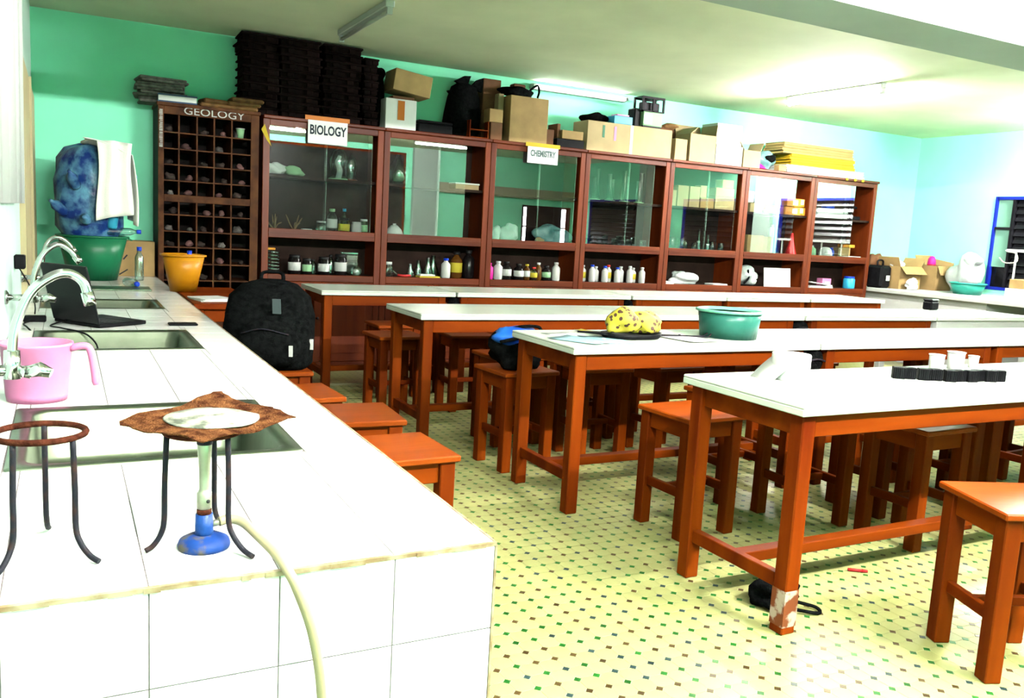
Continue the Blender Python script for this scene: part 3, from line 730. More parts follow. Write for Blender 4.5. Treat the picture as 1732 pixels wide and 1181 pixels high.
# ================================================================= STOOLS
def make_stool(label):
    t = thing('stool', label, 'stool', group='wooden stools')
    MB().cbox(-.19, .19, -.19, .19, .575, .60, .005).build('seat', 'wood_seat', t)
    leg = MB().cbox(-.03, .03, -.03, .03, 0, .575, .004).mesh('leg', 'wood')
    for sx in (-1, 1):
        for sy in (-1, 1): l = link('leg', leg, t); l.location = (sx*.145, sy*.145, 0)
    a = MB().cbox(-.115, .115, -.011, .011, .495, .575, .003).mesh('apron', 'wood_h')
    for i in range(4):
        o = link('apron', a, t); q = i*PI/2; o.location = (.15*math.sin(q), -.15*math.cos(q), 0); o.rotation_euler = (0, 0, q)
    s = MB().cbox(-.115, .115, -.012, .012, .20, .245, .003).mesh('stretcher', 'wood_h')
    for sx in (-1, 1): o = link('stretcher', s, t); o.location = (sx*.145, 0, 0); o.rotation_euler = (0, 0, PI/2)
    o = link('stretcher', MB().cbox(-.133, .133, -.012, .012, .205, .24, .003).mesh('stretcher', 'wood_h'), t)
    return t
st0 = make_stool('square wooden stool in front of the nearest table at the right edge')
st0.location = (2.25, .375, 0); st0.rotation_euler = (0, 0, -.38)
STOOLS = [
 ((2.03, 1.90), .06, 'wooden stool standing just behind the left end of the nearest table'),
 ((.375, 1.60), .03, 'orange wooden stool nearest the camera along the tiled counter'),
 ((.40, 2.20), -.06, 'second wooden stool along the tiled counter, its corner showing'),
 ((.27, 2.70), .05, 'third wooden stool along the tiled counter, just before the backpack'),
 ((.30, 3.40), .0, 'wooden stool under the black backpack beside the counter'),
 ((2.72, 1.80), -.05, 'stool behind the nearest table, second from its left end'),
 ((3.30, 1.82), .08, 'stool behind the nearest table, third from its left end'),
 ((3.90, 1.78), -.03, 'stool behind the nearest table, fourth from its left end'),
 ((4.55, 1.80), .1, 'stool behind the nearest table, fifth from its left end'),
 ((1.72, 3.18), .08, 'stool carrying the blue bag behind the second nearest table row'),
 ((2.30, 3.22), -.04, 'stool under the second nearest table row below the yellow spotted cloth'),
 ((2.85, 3.20), .05, 'stool behind the second nearest table row below the teal pot'),
 ((3.45, 3.22), 0., 'stool behind the second nearest table row by the joint of its tables'),
 ((4.10, 3.2), .06, 'stool behind the second nearest table row, right of the joint'),
 ((1.50, 4.75), .04, 'stool between the two farthest table rows at their left ends'),
 ((2.10, 4.78), -.05, 'stool between the two farthest table rows, second from left'),
 ((2.75, 4.75), .02, 'stool between the two farthest table rows, third from left'),
 ((3.40, 4.78), -.02, 'stool between the two farthest table rows, fourth from left'),
 ((2.62, 2.28), .02, 'stool pushed under the second nearest table row below its front edge'),
 ((4.0, 2.28), -.02, 'stool pushed under the second table of the second nearest row'),
 ((3.05, 1.40), .03, 'stool pushed under the nearest table below the ribbed black boxes'),
 ((1.95, 3.73), .03, 'stool pushed under the left table of the second farthest row'),
 ((2.55, 3.73), -.02, 'stool pushed under the middle of the second farthest row'),
 ((1.72, 5.40), .0, 'stool pushed under the left table of the farthest row'),
]
for (x, y), rz, lb in STOOLS: dup(st0, (x, y, 0), rz, lb)

# ================================================================= TABLES
ZT = .87; DT = .67
def table(x0, x1, y0, label, ir=.03, il=.03, painted=False, worn=False):
    t = thing('lab_table', label, 'table', ((x0+x1)/2, y0, 0), group='laboratory tables')
    L = (x1-x0)/2; wd = 'white_paint' if painted else 'wood'; wh = 'white_paint' if painted else 'wood_h'
    tp = MB().cbox(-L, L, 0, DT, ZT-.012, ZT, .004).build('tabletop', 'laminate', t)
    MB().cbox(-L, L, 0, DT, ZT-.038, ZT-.012, .003).build('top_edge', 'laminate', tp)
    lx0, lx1 = -L+il+.033, L-ir-.033; f, b = .025+.033, DT-.025-.033
    for i, (lx, ly) in enumerate(((lx0, f), (lx1, f), (lx0, b), (lx1, b))):
        lg = MB().cbox(lx-.033, lx+.033, ly-.033, ly+.033, 0, ZT-.038, .005).build('leg', wd, t)
        if worn and i == 0: MB().box(lx-.0336, lx+.0336, ly-.0336, ly+.0336, .03, .17).build('worn_patch', 'wood_worn', lg)
    za, zb = ZT-.038-.085, ZT-.038
    for ly in (f, b): MB().cbox(lx0+.033, lx1-.033, ly-.028, ly-.006, za, zb, .003).build('apron', wh, t)
    for lx in (lx0, lx1): MB().cbox(lx-.014, lx+.014, f+.033, b-.033, za, zb, .003).build('apron', wh, t)
    for lx in (lx0, lx1): MB().cbox(lx-.018, lx+.018, f+.033, b-.033, .16, .215, .003).build('end_rail', wd, t)
    MB().cbox(lx0+.018, lx1-.018, (f+b)/2-.03, (f+b)/2+.03, .165, .21, .003).build('foot_rail', wh, t)
    return t
table(1.586, 3.55, .7755, 'nearest white-topped wooden table with scuffed front leg', worn=True)
table(3.56, 5.4, .7755, 'table right of the nearest one, running out of the picture')
table(1.516, 3.20, 2.2067, 'second row table carrying the yellow spotted cloth and teal pot', ir=.10)
table(3.21, 4.86, 2.2067, 'second row table to the right of the teal pot table', il=.08, ir=.03)
table(4.87, 6.55, 2.2067, 'rightmost table of the second nearest row')
table(1.278, 2.93, 3.6589, 'leftmost table of the third row, left of the blue bag')
table(2.935, 4.58, 3.6589, 'third row table right behind the teal pot', ir=.09)
table(4.60, 6.19, 3.6589, 'third row table with orange apron near its right end', il=.09)
table(6.21, 7.7, 3.6589, 'white painted table holding the small black box', painted=True)
table(1.087, 2.24, 5.3179, 'short leftmost table of the farthest row by the backpack', ir=.08)
table(2.26, 4.05, 5.3179, 'second table of the farthest row in front of the chemistry cabinet', ir=.06, il=.04)
table(4.07, 5.22, 5.3179, 'third table of the farthest row', il=.06)
table(5.23, 6.38, 5.3179, 'fourth table of the farthest row', ir=.05)
table(6.40, 7.55, 5.3179, 'rightmost table of the farthest row')

# ---------------------------------------------------------------- things on and under the tables
# teal pot
tub('enamel_pot', 'teal enamel pot with pale rim on the second row table', 'pot', (2.77, 2.52, ZT), .165, .185, .165, 'teal_enamel', 'teal_rim')
# spotted cloth on black tray
t = thing('spotted_cloth', 'yellow cloth with dark spots bunched on a black tray', 'cloth', (2.08, 2.52, ZT))
lump(MB(), -.08, .0, .088, .10, .09, .075, 3, .22, nu=24, nv=14).build('cloth_lobe', 'spotted_yellow', t)
lump(MB(), .075, -.01, .082, .10, .09, .07, 8, .22, nu=24, nv=14).build('cloth_lobe', 'spotted_yellow', t)
mb = MB(); mb.lathe([(0, .002), (.17, .002), (.185, .012), (.19, .03), (.178, .03), (.165, .016), (0, .012)], 30, wob=.035, mt=Matrix.Diagonal((1, .62, 1, 1)))
mb.build('tray', 'black_plastic', t)
MB().prism([(-.16, .05), (-.30, .09), (-.20, -.02), (-.15, -.04)], .02, .03).build('tray_handle', 'black_plastic', t)
# papers
rp = random.Random(11)
for k, (x, y, rz, m, lb) in enumerate(((1.75, 2.60, .2, 'paper', 'white sheet lying at the left end of the second row table'), (1.86, 2.44, -.1, 'paper_blue', 'pale blue printed sheet in front of the spotted cloth'), (1.70, 2.44, .5, 'paper_blue', 'pale blue printed sheet nearest the left end of the second row table'), (2.40, 2.45, .15, 'paper', 'white sheet between the spotted cloth and the teal pot'), (1.95, 2.74, .3, 'yellow_paper', 'yellow slip of paper behind the spotted cloth'))):
    sz = (.03, .1) if m == 'yellow_paper' else (.105, .148)
    vs = []; fs = []
    for i in range(5):
        for j in range(5): vs.append(((i/4-.5)*2*sz[0], (j/4-.5)*2*sz[1], .0012+k*.0016+.003*(i in (0, 4))*(j in (0, 4))))
    for i in range(4):
        for j in range(4): a = i*5+j; fs.append((a, a+5, a+6, a+1))
    o = MB().add(vs, fs, 0, True).build('paper_sheet', m); so = o.modifiers.new('t', 'SOLIDIFY'); so.thickness = .0008
    o.location = (x, y, ZT); o.rotation_euler = (0, 0, rz); tag(o, lb, 'paper')
t = thing('crucible_tongs', 'thin dark metal tongs lying left of the teal pot', 'tongs', (2.42, 2.53, ZT+.008), -.25)
for s in (-1, 1): MB().tube(bez([(-.16, s*.03, 0), (-.02, s*.012, 0), (.08, -s*.02, .002*s), (.16, -s*.03, 0), (.185, -s*.022, .018)], 4), .004, 6).build('arm', 'iron_dark', t)
MB().lathe([(.007, -.006), (.007, .008), (0, .008)], 10).build('pivot', 'iron_dark', t)
# paper roll on nearest table
t = thing('paper_roll', 'white paper roll with loose sheet on the nearest table', 'paper roll', (2.0, 1.26, ZT))
MB().lathe([(.022, .001), (.078, 0), (.08, .003), (.08, .105), (.078, .108), (.022, .108), (.022, .001)], 28).build('roll', 'paper', t)
vs = []; fs = []
for i in range(11):
    u = i/10; x = -.02-u*.13; z = .09-.088*u**1.3
    vs += [(x, -.075+.02*u, z+.001), (x, .075, z+.001)]
    if i: fs.append((2*i-2, 2*i-1, 2*i+1, 2*i))
o = MB().add(vs, fs, 0, True).build('loose_sheet', 'paper', t); so = o.modifiers.new('t', 'SOLIDIFY'); so.thickness = .001
# ribbed black boxes in a wavy row
dense = bez([(2.545, 1.195, 0), (2.65, 1.135, 0), (2.76, 1.07, 0), (2.86, 1.045, 0), (2.95, 1.04, 0), (3.06, 1.005, 0)], 20)
cum = [0.]
for i in range(1, len(dense)): cum.append(cum[-1]+(dense[i]-dense[i-1]).length)
pts = [dense[min(range(len(cum)), key=lambda q: abs(cum[q]-cum[-1]*k/10))] for k in range(11)]
mr = MB().cbox(-.027, .027, -.02, .02, 0, .052, .003)
for k in range(6): mr.box(-.0245+k*.009, -.0205+k*.009, -.0225, -.02, .003, .049)
rb = mr.mesh('ribbed_box', 'black_plastic')
for k in range(10):
    p = pts[k]; q = pts[k+1]; d = q-p
    o = link('ribbed_box', rb); o.location = (p.x+d.x/2, p.y+d.y/2+(.006 if k % 2 else -.006), ZT); o.rotation_euler = (0, 0, math.atan2(d.y, d.x)+(.12 if k % 2 else -.12)); o.scale = (min(1, d.length/.056), 1, 1)
    tag(o, 'ribbed black plastic box, %s from the left in the wavy row on the nearest table' % ('first', 'second', 'third', 'fourth', 'fifth', 'sixth', 'seventh', 'eighth', 'ninth', 'tenth')[k], 'box', 'ribbed black boxes on the nearest table')
for x, y, r, h, lb in ((3.03, 1.33, .035, .075, 'leftmost white beaker behind the ribbed black boxes'), (3.18, 1.335, .04, .085, 'middle white beaker behind the ribbed black boxes'), (3.34, 1.35, .025, .06, 'small rightmost white beaker behind the ribbed black boxes')):
    t = thing('plastic_beaker', lb, 'beaker', (x, y, ZT))
    MB().lathe([(0, .002), (r*.88, 0), (r*.9, .004), (r, h), (r*.93, h), (r*.84, .006), (0, .006)], 20).build('cup', 'bottle_white', t)
    MB().lathe([(r*1.0, h-.004), (r*1.08, h-.003), (r*1.08, h), (r*.95, h+.001)], 20).build('lip', 'bottle_white', t)
t = thing('black_box', 'small black box on the white painted table', 'box', (6.93, 4.28, ZT), .1)
MB().cbox(-.065, .065, -.05, .05, 0, .085, .012).build('body', 'black_plastic', t); MB().cbox(-.066, .066, -.051, .051, .085, .11, .012).build('lid', 'black_plastic', t)
# blue bag
t = thing('blue_bag', 'bright blue cloth bag with black straps on a stool', 'bag', (1.72, 3.18, .6))
lump(MB(), 0, 0, .105, .175, .15, .14, 21, .22, nu=26, nv=16).build('bag_body', 'black_fabric', t)
lump(MB(), -.02, -.03, .20, .15, .10, .055, 23, .3, nu=24, nv=12, flat=False).build('blue_lining', 'bag_blue_bright', t)
MB().tube(bez([(-.16, -.08, .17), (-.06, -.15, .205), (.08, -.14, .215), (.17, -.05, .19)], 5), .012, 8).build('strap', 'black_fabric', t)
MB().tube(bez([(-.15, .02, .20), (-.03, -.06, .255), (.1, -.05, .255), (.17, .02, .22)], 5), .010, 8).build('strap', 'black_fabric', t)
# black bag on the floor, red pen
t = thing('floor_bag', 'crumpled black bag on the floor behind the scuffed leg', 'bag', (1.80, 1.02, 0))
lump(MB(), 0, 0, .042, .12, .075, .058, 5, .35, nu=26, nv=14).build('bag_body', 'black_fabric', t)
MB().tube(bez([(.05, -.06, .03), (.12, -.10, .012), (.09, -.14, .010), (.0, -.09, .02)], 4), .007, 6).build('strap', 'black_fabric', t)
t = thing('red_pen', 'red pen lying on the tiled floor under the nearest table', 'pen', (2.41, 1.15, .008), -.6)
MB().tube([(-.035, 0, 0), (.025, 0, 0)], .007, 10).build('barrel', 'red_plastic', t); MB().tube([(.025, 0, 0), (.05, 0, 0)], [.008, .006], 10).build('pen_cap', 'red_plastic', t)
# backpack
t = thing('backpack', 'large black backpack standing on a stool beside the counter', 'backpack', (.29, 3.42, .6), -.35); t.scale = (1.22, 1.12, .96)
mb = MB(); vs = []; fs = []; n = 28
prof = [(.17, .12, 0, 0), (.19, .15, .03, 0), (.20, .165, .15, 0), (.195, .16, .30, .01), (.175, .14, .41, .025), (.12, .10, .475, .04), (.05, .05, .50, .05)]
for rx, ry, z, oy in prof:
    for j in range(n):
        q = 2*PI*j/n; c, s = math.cos(q), math.sin(q); e = .72
        vs.append((rx*math.copysign(abs(c)**e, c)*(1+.03*math.sin(7*q+z*20)), oy+ry*math.copysign(abs(s)**e, s), z))
for i in range(len(prof)-1):
    for j in range(n): a = i*n+j; b = i*n+(j+1) % n; fs.append((a, b, b+n, a+n))
fs.append(tuple(range(n))[::-1]); fs.append(tuple((len(prof)-1)*n+j for j in range(n)))
mb.add(vs, fs, 0, True).build('main_body', 'black_fabric', t)
pk = lump(MB(), .02, -.165, .15, .14, .055, .15, 9, .08, nu=24, nv=12).build('front_pocket', 'black_fabric', t)
MB().tube(bez([(-.09, -.205, .22), (0, -.225, .25), (.11, -.21, .22)], 5), .004, 6).build('zip', 'iron_dark', pk)
MB().box(-.015, .02, -.008, 0, 0, .085, mt=rot(.25, 0, 0, (.05, -.158, .33))).build('logo_patch', 'grey_patch', t)
for x, y, z in ((.12, -.205, .10), (.195, -.07, .12)): MB().box(-.008, .008, -.006, .006, 0, .06, mt=rot(.1, 0, 0, (x, y, z))).build('buckle', 'bottle_white', t)
MB().tube(bez([(-.05, .07, .48), (-.04, .08, .535), (.04, .08, .535), (.05, .07, .48)], 5), .009, 8).build('carry_handle', 'black_fabric', t)
for s in (-1, 1): MB().tube(bez([(s*.08, .14, .43), (s*.14, .22, .38), (s*.16, .23, .2), (s*.13, .15, .06)], 5), .018, 8).build('shoulder_strap', 'black_fabric', t)

# ================================================================= GLAZED CABINETS
XG, WC, YF, YBK = .8716, 1.1251, 6.60, 7.02
ZTOP = 2.31
LBL = ['leftmost glazed wooden cabinet under the BIOLOGY sign', 'second glazed cabinet from the left, right glass slid open', 'third glazed cabinet under the CHEMISTRY sign', 'fourth glazed cabinet holding glass cylinders', 'fifth glazed cabinet with small cartons on its shelf', 'sixth glazed cabinet with orange boxes on its shelf', 'rightmost glazed cabinet with an orange side panel']
PANE = [(.0, .955), (.0, .80), (.0, .96), (.0, .86), (.0, .94), (.0, .77), (.0, .68)]
for k in range(7):
    t = thing('glazed_cabinet', LBL[k], 'cabinet', (XG+k*WC, YF, 0), group='glazed cabinets along the back wall')
    W = WC-.004; D = YBK-YF
    for x in (.001, W-.024): MB().box(x, x+.023, .03, D, 0, ZTOP-.03).build('side_panel', 'cab_wood', t)
    MB().box(.024, W-.024, D-.015, D, .05, ZTOP-.03).build('back_panel', 'cab_inner', t)
    MB().cbox(.0, W, -.03, D+.005, ZTOP-.03, ZTOP, .006).build('cornice', 'cab_wood_h', t)
    MB().box(.024, W-.024, .03, D-.015, .875, .90).build('shelf_board', 'cab_inner', t)
    MB().box(.024, W-.024, .03, D-.015, 1.265, 1.295).build('shelf_board', 'cab_inner', t)
    MB().box(.024, W-.024, .06, D-.015, 1.775, 1.80).build('shelf_board', 'cab_inner', t)
    for x in (.0, W-.06): MB().cbox(x, x+.06, 0, .03, 0, ZTOP-.03, .004).build('stile', 'cab_wood', t)
    for a, b in ((2.225, 2.28), (1.235, 1.32), (.84, .905), (.0, .08)): MB().cbox(.06, W-.06, .002, .028, a, b, .004).build('rail', 'cab_wood_h', t)
    MB().box(.06, W-.06, -.006, .004, 1.272, 1.284).build('moulding', 'cab_wood_h', t)
    # sliding panes
    a, b = PANE[k]; iw = W-.12
    MB().box(.058, .06+iw*.52, .010, .014, 1.318, 2.228).build('glass_pane', 'pane_glass', t)
    MB().box(.06+iw*.50, .06+iw*b, .019, .023, 1.318, 2.228).build('glass_pane', 'pane_glass', t)
    # cupboard doors below
    for i in range(2):
        x0 = .062+i*iw/2
        d = MB().cbox(x0, x0+iw/2-.004, .0, .022, .083, .837, .004).build('door', 'cab_wood', t)
        MB().cbox(x0+.07, x0+iw/2-.074, -.005, .002, .16, .76, .003).build('door_panel', 'cab_wood', d)
        MB().lathe([(.008, 0), (.008, .012), (.014, .018), (.012, .026), (0, .028)], 10, mt=rot(PI/2, 0, 0, (x0+(iw/2-.04 if i == 0 else .036), 0, .5))).build('knob', 'iron_dark', d)
def cx(k, px, l, r):            # x inside cabinet k from a fraction of its width
    return XG+k*WC+(px-l)/(r-l)*WC
CP = [443, 645, 824, 984, 1125, 1248, 1365, 1467]
def X(k, px): return cx(k, px, CP[k], CP[k+1])
Z0, Z1, Z2 = .90, 1.295, 1.80
# signs
def sign(label, x0, x1, z0, z1, txt, ts, inkm, sx, loc_y=YF-.036, tape=None):
    t = thing('paper_sign', label, 'sign', ((x0+x1)/2, loc_y, (z0+z1)/2))
    w, h = (x1-x0)/2, (z1-z0)/2
    MB().box(-w, w, -.001, .001, -h, h).build('sheet', 'paper', t)
    text_mesh(txt, ts, 'lettering', inkm, t, (0, -.002, 0), (PI/2, 0, 0), .0004, sx, .0035)
    if tape: MB().box(-w*1.15, w*1.1, -.0025, -.001, h-.03, h+.01).build('torn_tape', tape, t)
sign('white paper sign reading BIOLOGY on the leftmost cabinet', 1.26, 1.625, 2.10, 2.335, 'BIOLOGY', .115, 'ink', .68, tape='orange_tape')
sign('white paper sign reading CHEMISTRY on the third cabinet', 3.515, 3.875, 2.115, 2.31, 'CHEMISTRY', .085, 'ink_faint', .66, tape='yellow_paper')
o = MB().prism([(-.03, .0), (.0, .05), (.035, -.06), (.06, -.14), (.02, -.09)], 0, .002, mt=rot(PI/2, 0, 0)).build('torn_label', 'yellow_paper'); o.location = (.885, YF-.002, 2.18); tag(o, 'torn yellow label at the left edge of the BIOLOGY cabinet', 'label')
# open bay bottles ----------------------------------------------------------
YO = 6.72
def bb(k, px, r, h, body, cap, lab, label, y=YO, z=Z0, kind=bottle, name='reagent_bottle'):
    kind(name, label, 'bottle', (X(k, px), y, z), r, h, body, cap, lab)
# cabinet 1
t = thing('dish_stack', 'stack of glass dishes at the left of the BIOLOGY open bay', 'dishes', (X(0, 466), YO, Z0))
for i in range(7): MB().lathe([(0, .002), (.062, .0), (.066, .02), (.062, .02), (.058, .006), (0, .006)], 18, mt=Matrix.Translation((0, 0, i*.031))).build('dish', 'glassware', t)
tag(MB().cbox(-.04, .04, -.03, .03, 0, .02).build('orange_tray', 'orange_plastic'), 'orange lid on top of the glass dish stack', 'lid').location = (X(0, 462), YO, Z0+.218)
for i, (px, r, h, lab) in enumerate(((502, .058, .18, 'label_white'), (523, .045, .15, 'label_green'), (552, .055, .17, 'label_white'), (581, .058, .20, 'label_white'))):
    bb(0, px, r, h, 'bottle_dark', 'cap_black', lab, ('dark bottle with white label right of the glass dishes', 'small dark bottle with greenish label in the BIOLOGY open bay', 'dark bottle with white label in the middle of the BIOLOGY open bay', 'tall dark bottle with white label at the right of the BIOLOGY open bay')[i], kind=jar)
for i, (px, r, h) in enumerate(((536, .028, .14), (566, .034, .19))): bb(0, px, r, h, 'glassware', 'cap_black', None, ('slim clear bottle between the dark labelled bottles', 'taller clear bottle beside the tall dark labelled bottle')[i], y=YO+.05)
t = thing('glass_block', 'square grey glass block at the right end of the BIOLOGY open bay', 'glass', (X(0, 604), YO+.08, Z0)); MB().cbox(-.06, .06, -.03, .03, 0, .20, .01).build('block', 'glassware', t); MB().cbox(-.1, .06, -.03, .03, .201, .22, .004).build('lid', 'glassware', t)
t = thing('glass_flask', 'small round glass flask before the grey glass block', 'flask', (X(0, 607), YO-.03, Z0)); MB().lathe([(0, .0), (.03, .0), (.052, .03), (.054, .055), (.035, .085), (.015, .1), (.015, .12), (.018, .122)], 18).build('bulb', 'glassware', t); lump(MB(), 0, 0, .03, .035, .035, .028, 2, .2).build('powder', 'label_white', t)
# cabinet 1 glass bay
for i, (px, r, h, b, c, l, lb) in enumerate(((546, .05, .11, 'glassware', 'label_white', None, 'squat clear jar behind the BIOLOGY glass'), (564, .05, .23, 'glassware', 'label_green', 'label_white', 'clear bottle with tall neck behind the BIOLOGY glass'), (585, .055, .15, 'glassware', 'cap_black', 'label_yellow', 'jar with a round yellow label behind the BIOLOGY glass'), (607, .05, .12, 'bottle_white', 'label_white', None, 'white jar behind the BIOLOGY glass'), (620, .038, .15, 'glassware', 'label_white', 'label_green', 'slim pale bottle at the right end behind the BIOLOGY glass'))):
    bb(0, px, r, h, b, c, l, lb, z=Z1, kind=bottle if px == 564 else jar)
bb(0, 591, .03, .24, 'glassware', 'cyan_plastic', None, 'slim clear bottle with teal cap behind the yellow label jar', z=Z1, y=YO+.11)
t = thing('specimen_tray', 'pale shallow tray at the bottom of the BIOLOGY glass bay', 'tray', (X(0, 521), YO, Z1)); MB().cbox(-.06, .06, -.05, .05, 0, .015).build('tray', 'label_yellow', t); MB().cbox(-.045, .045, -.04, .04, .0155, .03).build('contents', 'paper', t)
for i, px in enumerate((468, 500)):
    t = thing('dried_specimen', ('dried twiggy specimen at the left of the BIOLOGY glass bay', 'dried twiggy specimen beside the pale tray')[i], 'specimen', (X(0, px), YO, Z1))
    for a in range(6):
        q = random.uniform(-1, 1); MB().tube(bez([(0, 0, .008), (q*.05, .01*a-.02, .06), (q*.11, .02*a-.05, random.uniform(.07, .16))], 3), [.006]*6+[.003], 5).build('twig', 'carton_in', t)
    MB().lathe([(0, 0), (.03, 0), (.025, .02), (0, .022)], 10).build('foot', 'wood', t)
for i, px in enumerate((577, 598)):
    t = thing('bell_jar', ('glass bell jar with a white model on the BIOLOGY shelf', 'narrower glass bell jar at the right of the BIOLOGY shelf')[i], 'bell jar', (X(0, px), 6.80, Z2)); r = (.085, .06)[i]; h = (.30, .24)[i]
    MB().lathe([(0, 0), (r*1.1, 0), (r*1.1, .012), (0, .012)], 20).build('base', 'label_green' if i == 0 else 'cab_wood', t)
    MB().lathe([(r, .013), (r, h*.65), (r*.8, h*.88), (r*.3, h), (.012, h+.004), (.012, h+.025), (0, h+.026)], 20).build('dome', 'glassware', t)
    MB().tube(bez([(0, 0, .014), (.012, 0, h*.3), (-.01, 0, h*.55), (.01, 0, h*.75)], 4), [.028]*6+[.024]*4+[.018]*3, 8).build('model', ('label_green', 'paper')[i == 0] if i == 0 else 'glassware', t)
t = thing('paper_bird', 'white crumpled paper heap at the left of the BIOLOGY shelf', 'paper', (X(0, 478), 6.80, Z2))
lump(MB(), -.06, 0, .055, .12, .08, .06, 31, .4).build('crumple', 'paper', t); lump(MB(), .12, -.02, .045, .09, .06, .05, 33, .45).build('crumple', 'label_green', t)
# cabinet 2
t = thing('clear_jar', 'clear screw jar at the left of the second open bay', 'jar', (X(1, 664), YO, Z0)); MB().lathe([(0, .001), (.05, 0), (.05, .1), (.035, .12), (.0, .12)], 16).build('body', 'glassware', t); MB().lathe([(.04, .12), (.04, .145), (0, .145)], 14).build('lid', 'label_white', t)
t = thing('red_clamp', 'red handled clamp lying in the second open bay', 'clamp', (X(1, 688), YO-.03, Z0)); MB().tube([(-.06, 0, .02), (0, .0, .012), (.08, .01, .015)], .012, 8).build('handle', 'red_plastic', t); MB().tube([(-.06, 0, .02), (-.11, .0, .06)], .007, 6).build('jaw', 'steel', t)
for i, (px, y, s) in enumerate(((703, YO+.03, 1.), (722, YO+.12, 1.3), (738, YO+.1, 1.5), (750, YO+.16, 1.7))):
    t = thing('conical_flask', ('small glass flask left of the yellow tray', 'glass flask behind the yellow tray', 'large glass flask behind the yellow tray', 'tallest glass flask in the second open bay')[i], 'flask', (X(1, px), y, Z0)); MB().lathe([(0, .001), (.045*s, 0), (.047*s, .01), (.015*s, .09*s), (.015*s, .125*s), (.018*s, .127*s), (.0135*s, .127*s), (.013*s, .09*s), (.04*s, .015), (0, .012)], 16).build('body', 'glassware', t)
t = thing('slide_tray', 'pale yellow tray of papers in the second open bay', 'tray', (X(1, 729), YO-.04, Z0)); MB().cbox(-.11, .11, -.06, .06, 0, .018).build('tray', 'label_yellow', t); MB().cbox(-.1, .06, -.05, .05, .0185, .035).build('papers', 'paper', t)
bb(1, 762, .047, .20, 'bottle_white', 'blue_plastic', None, 'white plastic bottle with blue cap in the second open bay')
bb(1, 783, .062, .27, 'bottle_amber', 'cap_black', 'label_yellow', 'brown bottle with yellow label right of the blue capped bottle', y=YO+.04)
bb(1, 805, .06, .29, 'bottle_dark', 'cap_black', None, 'tall black bottle at the right end of the second open bay', y=YO+.04)
t = thing('white_funnel', 'white upturned bowl behind the second cabinet glass', 'bowl', (X(1, 672), YO, Z1)); MB().lathe([(.0, .11), (.03, .108), (.07, .07), (.1, .0), (.094, .0), (.06, .06), (0, .1)], 20).build('bowl', 'paper', t); MB().lathe([(.018, .108), (.018, .125), (0, .125)], 12).build('knob', 'paper', t)
t = thing('box_file', 'flat cream box on the second cabinet shelf', 'box', (X(1, 792), 6.78, Z2)); MB().cbox(-.13, .13, -.08, .08, 0, .05).build('body', 'carton_pale', t); MB().cbox(-.135, .135, -.085, .085, .05, .065).build('lid', 'paper', t)
t = thing('glass_bell', 'pale green glass vessel on the second cabinet shelf', 'vessel', (X(1, 680), 6.80, Z2)); MB().lathe([(0, 0), (.08, 0), (.1, .08), (.1, .16), (.05, .24), (.03, .26), (.03, .29)], 20).build('body', 'glassware', t); lump(MB(), 0, 0, .07, .06, .06, .06, 3, .2).build('contents', 'label_green', t)
# cabinet 3
for px, r, h, b, c, l, lb in ((839, .04, .17, 'pink_hot', 'pink_hot', None, 'bright pink plastic bottle in the third open bay'), (853, .048, .19, 'bottle_white', 'label_white', None, 'white bottle right of the bright pink bottle'), (867, .055, .19, 'bottle_dark', 'cap_black', 'label_white', 'black bottle with white label beside the white bottle'), (888, .055, .17, 'bottle_dark', 'cap_black', 'label_white', 'second black bottle with broad white label in the third open bay'), (902, .035, .17, 'bottle_amber', 'label_yellow', 'label_white', 'brown bottle with pale label in the third open bay'), (914, .04, .14, 'glassware', 'cap_red', 'label_yellow', 'small bottle with yellow label in the third open bay'), (922, .035, .19, 'bottle_amber', 'label_white', None, 'slim brown bottle left of the green label bottle'), (936, .05, .16, 'bottle_dark', 'cap_black', 'label_green', 'dark bottle with green label in the third open bay'), (953, .045, .20, 'bottle_white', 'bottle_white', None, 'frosted white bottle at the right of the third open bay')):
    bb(2, px, r, h, b, c, l, lb)
for i, (px, s) in enumerate(((846, 1.), (870, 1.2))):
    t = thing('plastic_bundle', ('crumpled clear plastic at the left behind the third glass', 'larger crumpled clear plastic behind the third glass')[i], 'plastic', (X(2, px), YO+.02, Z1)); lump(MB(), 0, 0, .07*s, .08*s, .07, .09*s, 40+i, .35).build('crumple', 'plastic_clear_white', t); lump(MB(), .02, .03, .03, .05, .05, .035, 44+i, .3).build('fold', 'carton_pale', t)
t = thing('teal_bag', 'crumpled teal plastic bag at the right behind the third glass', 'bag', (X(2, 944), YO+.03, Z1)); lump(MB(), 0, 0, .09, .19, .09, .11, 50, .3, nu=26, nv=14).build('bag_body', 'teal_bag', t); lump(MB(), -.16, -.03, .03, .06, .04, .03, 51, .3).build('bag_neck', 'carton_pale', t)
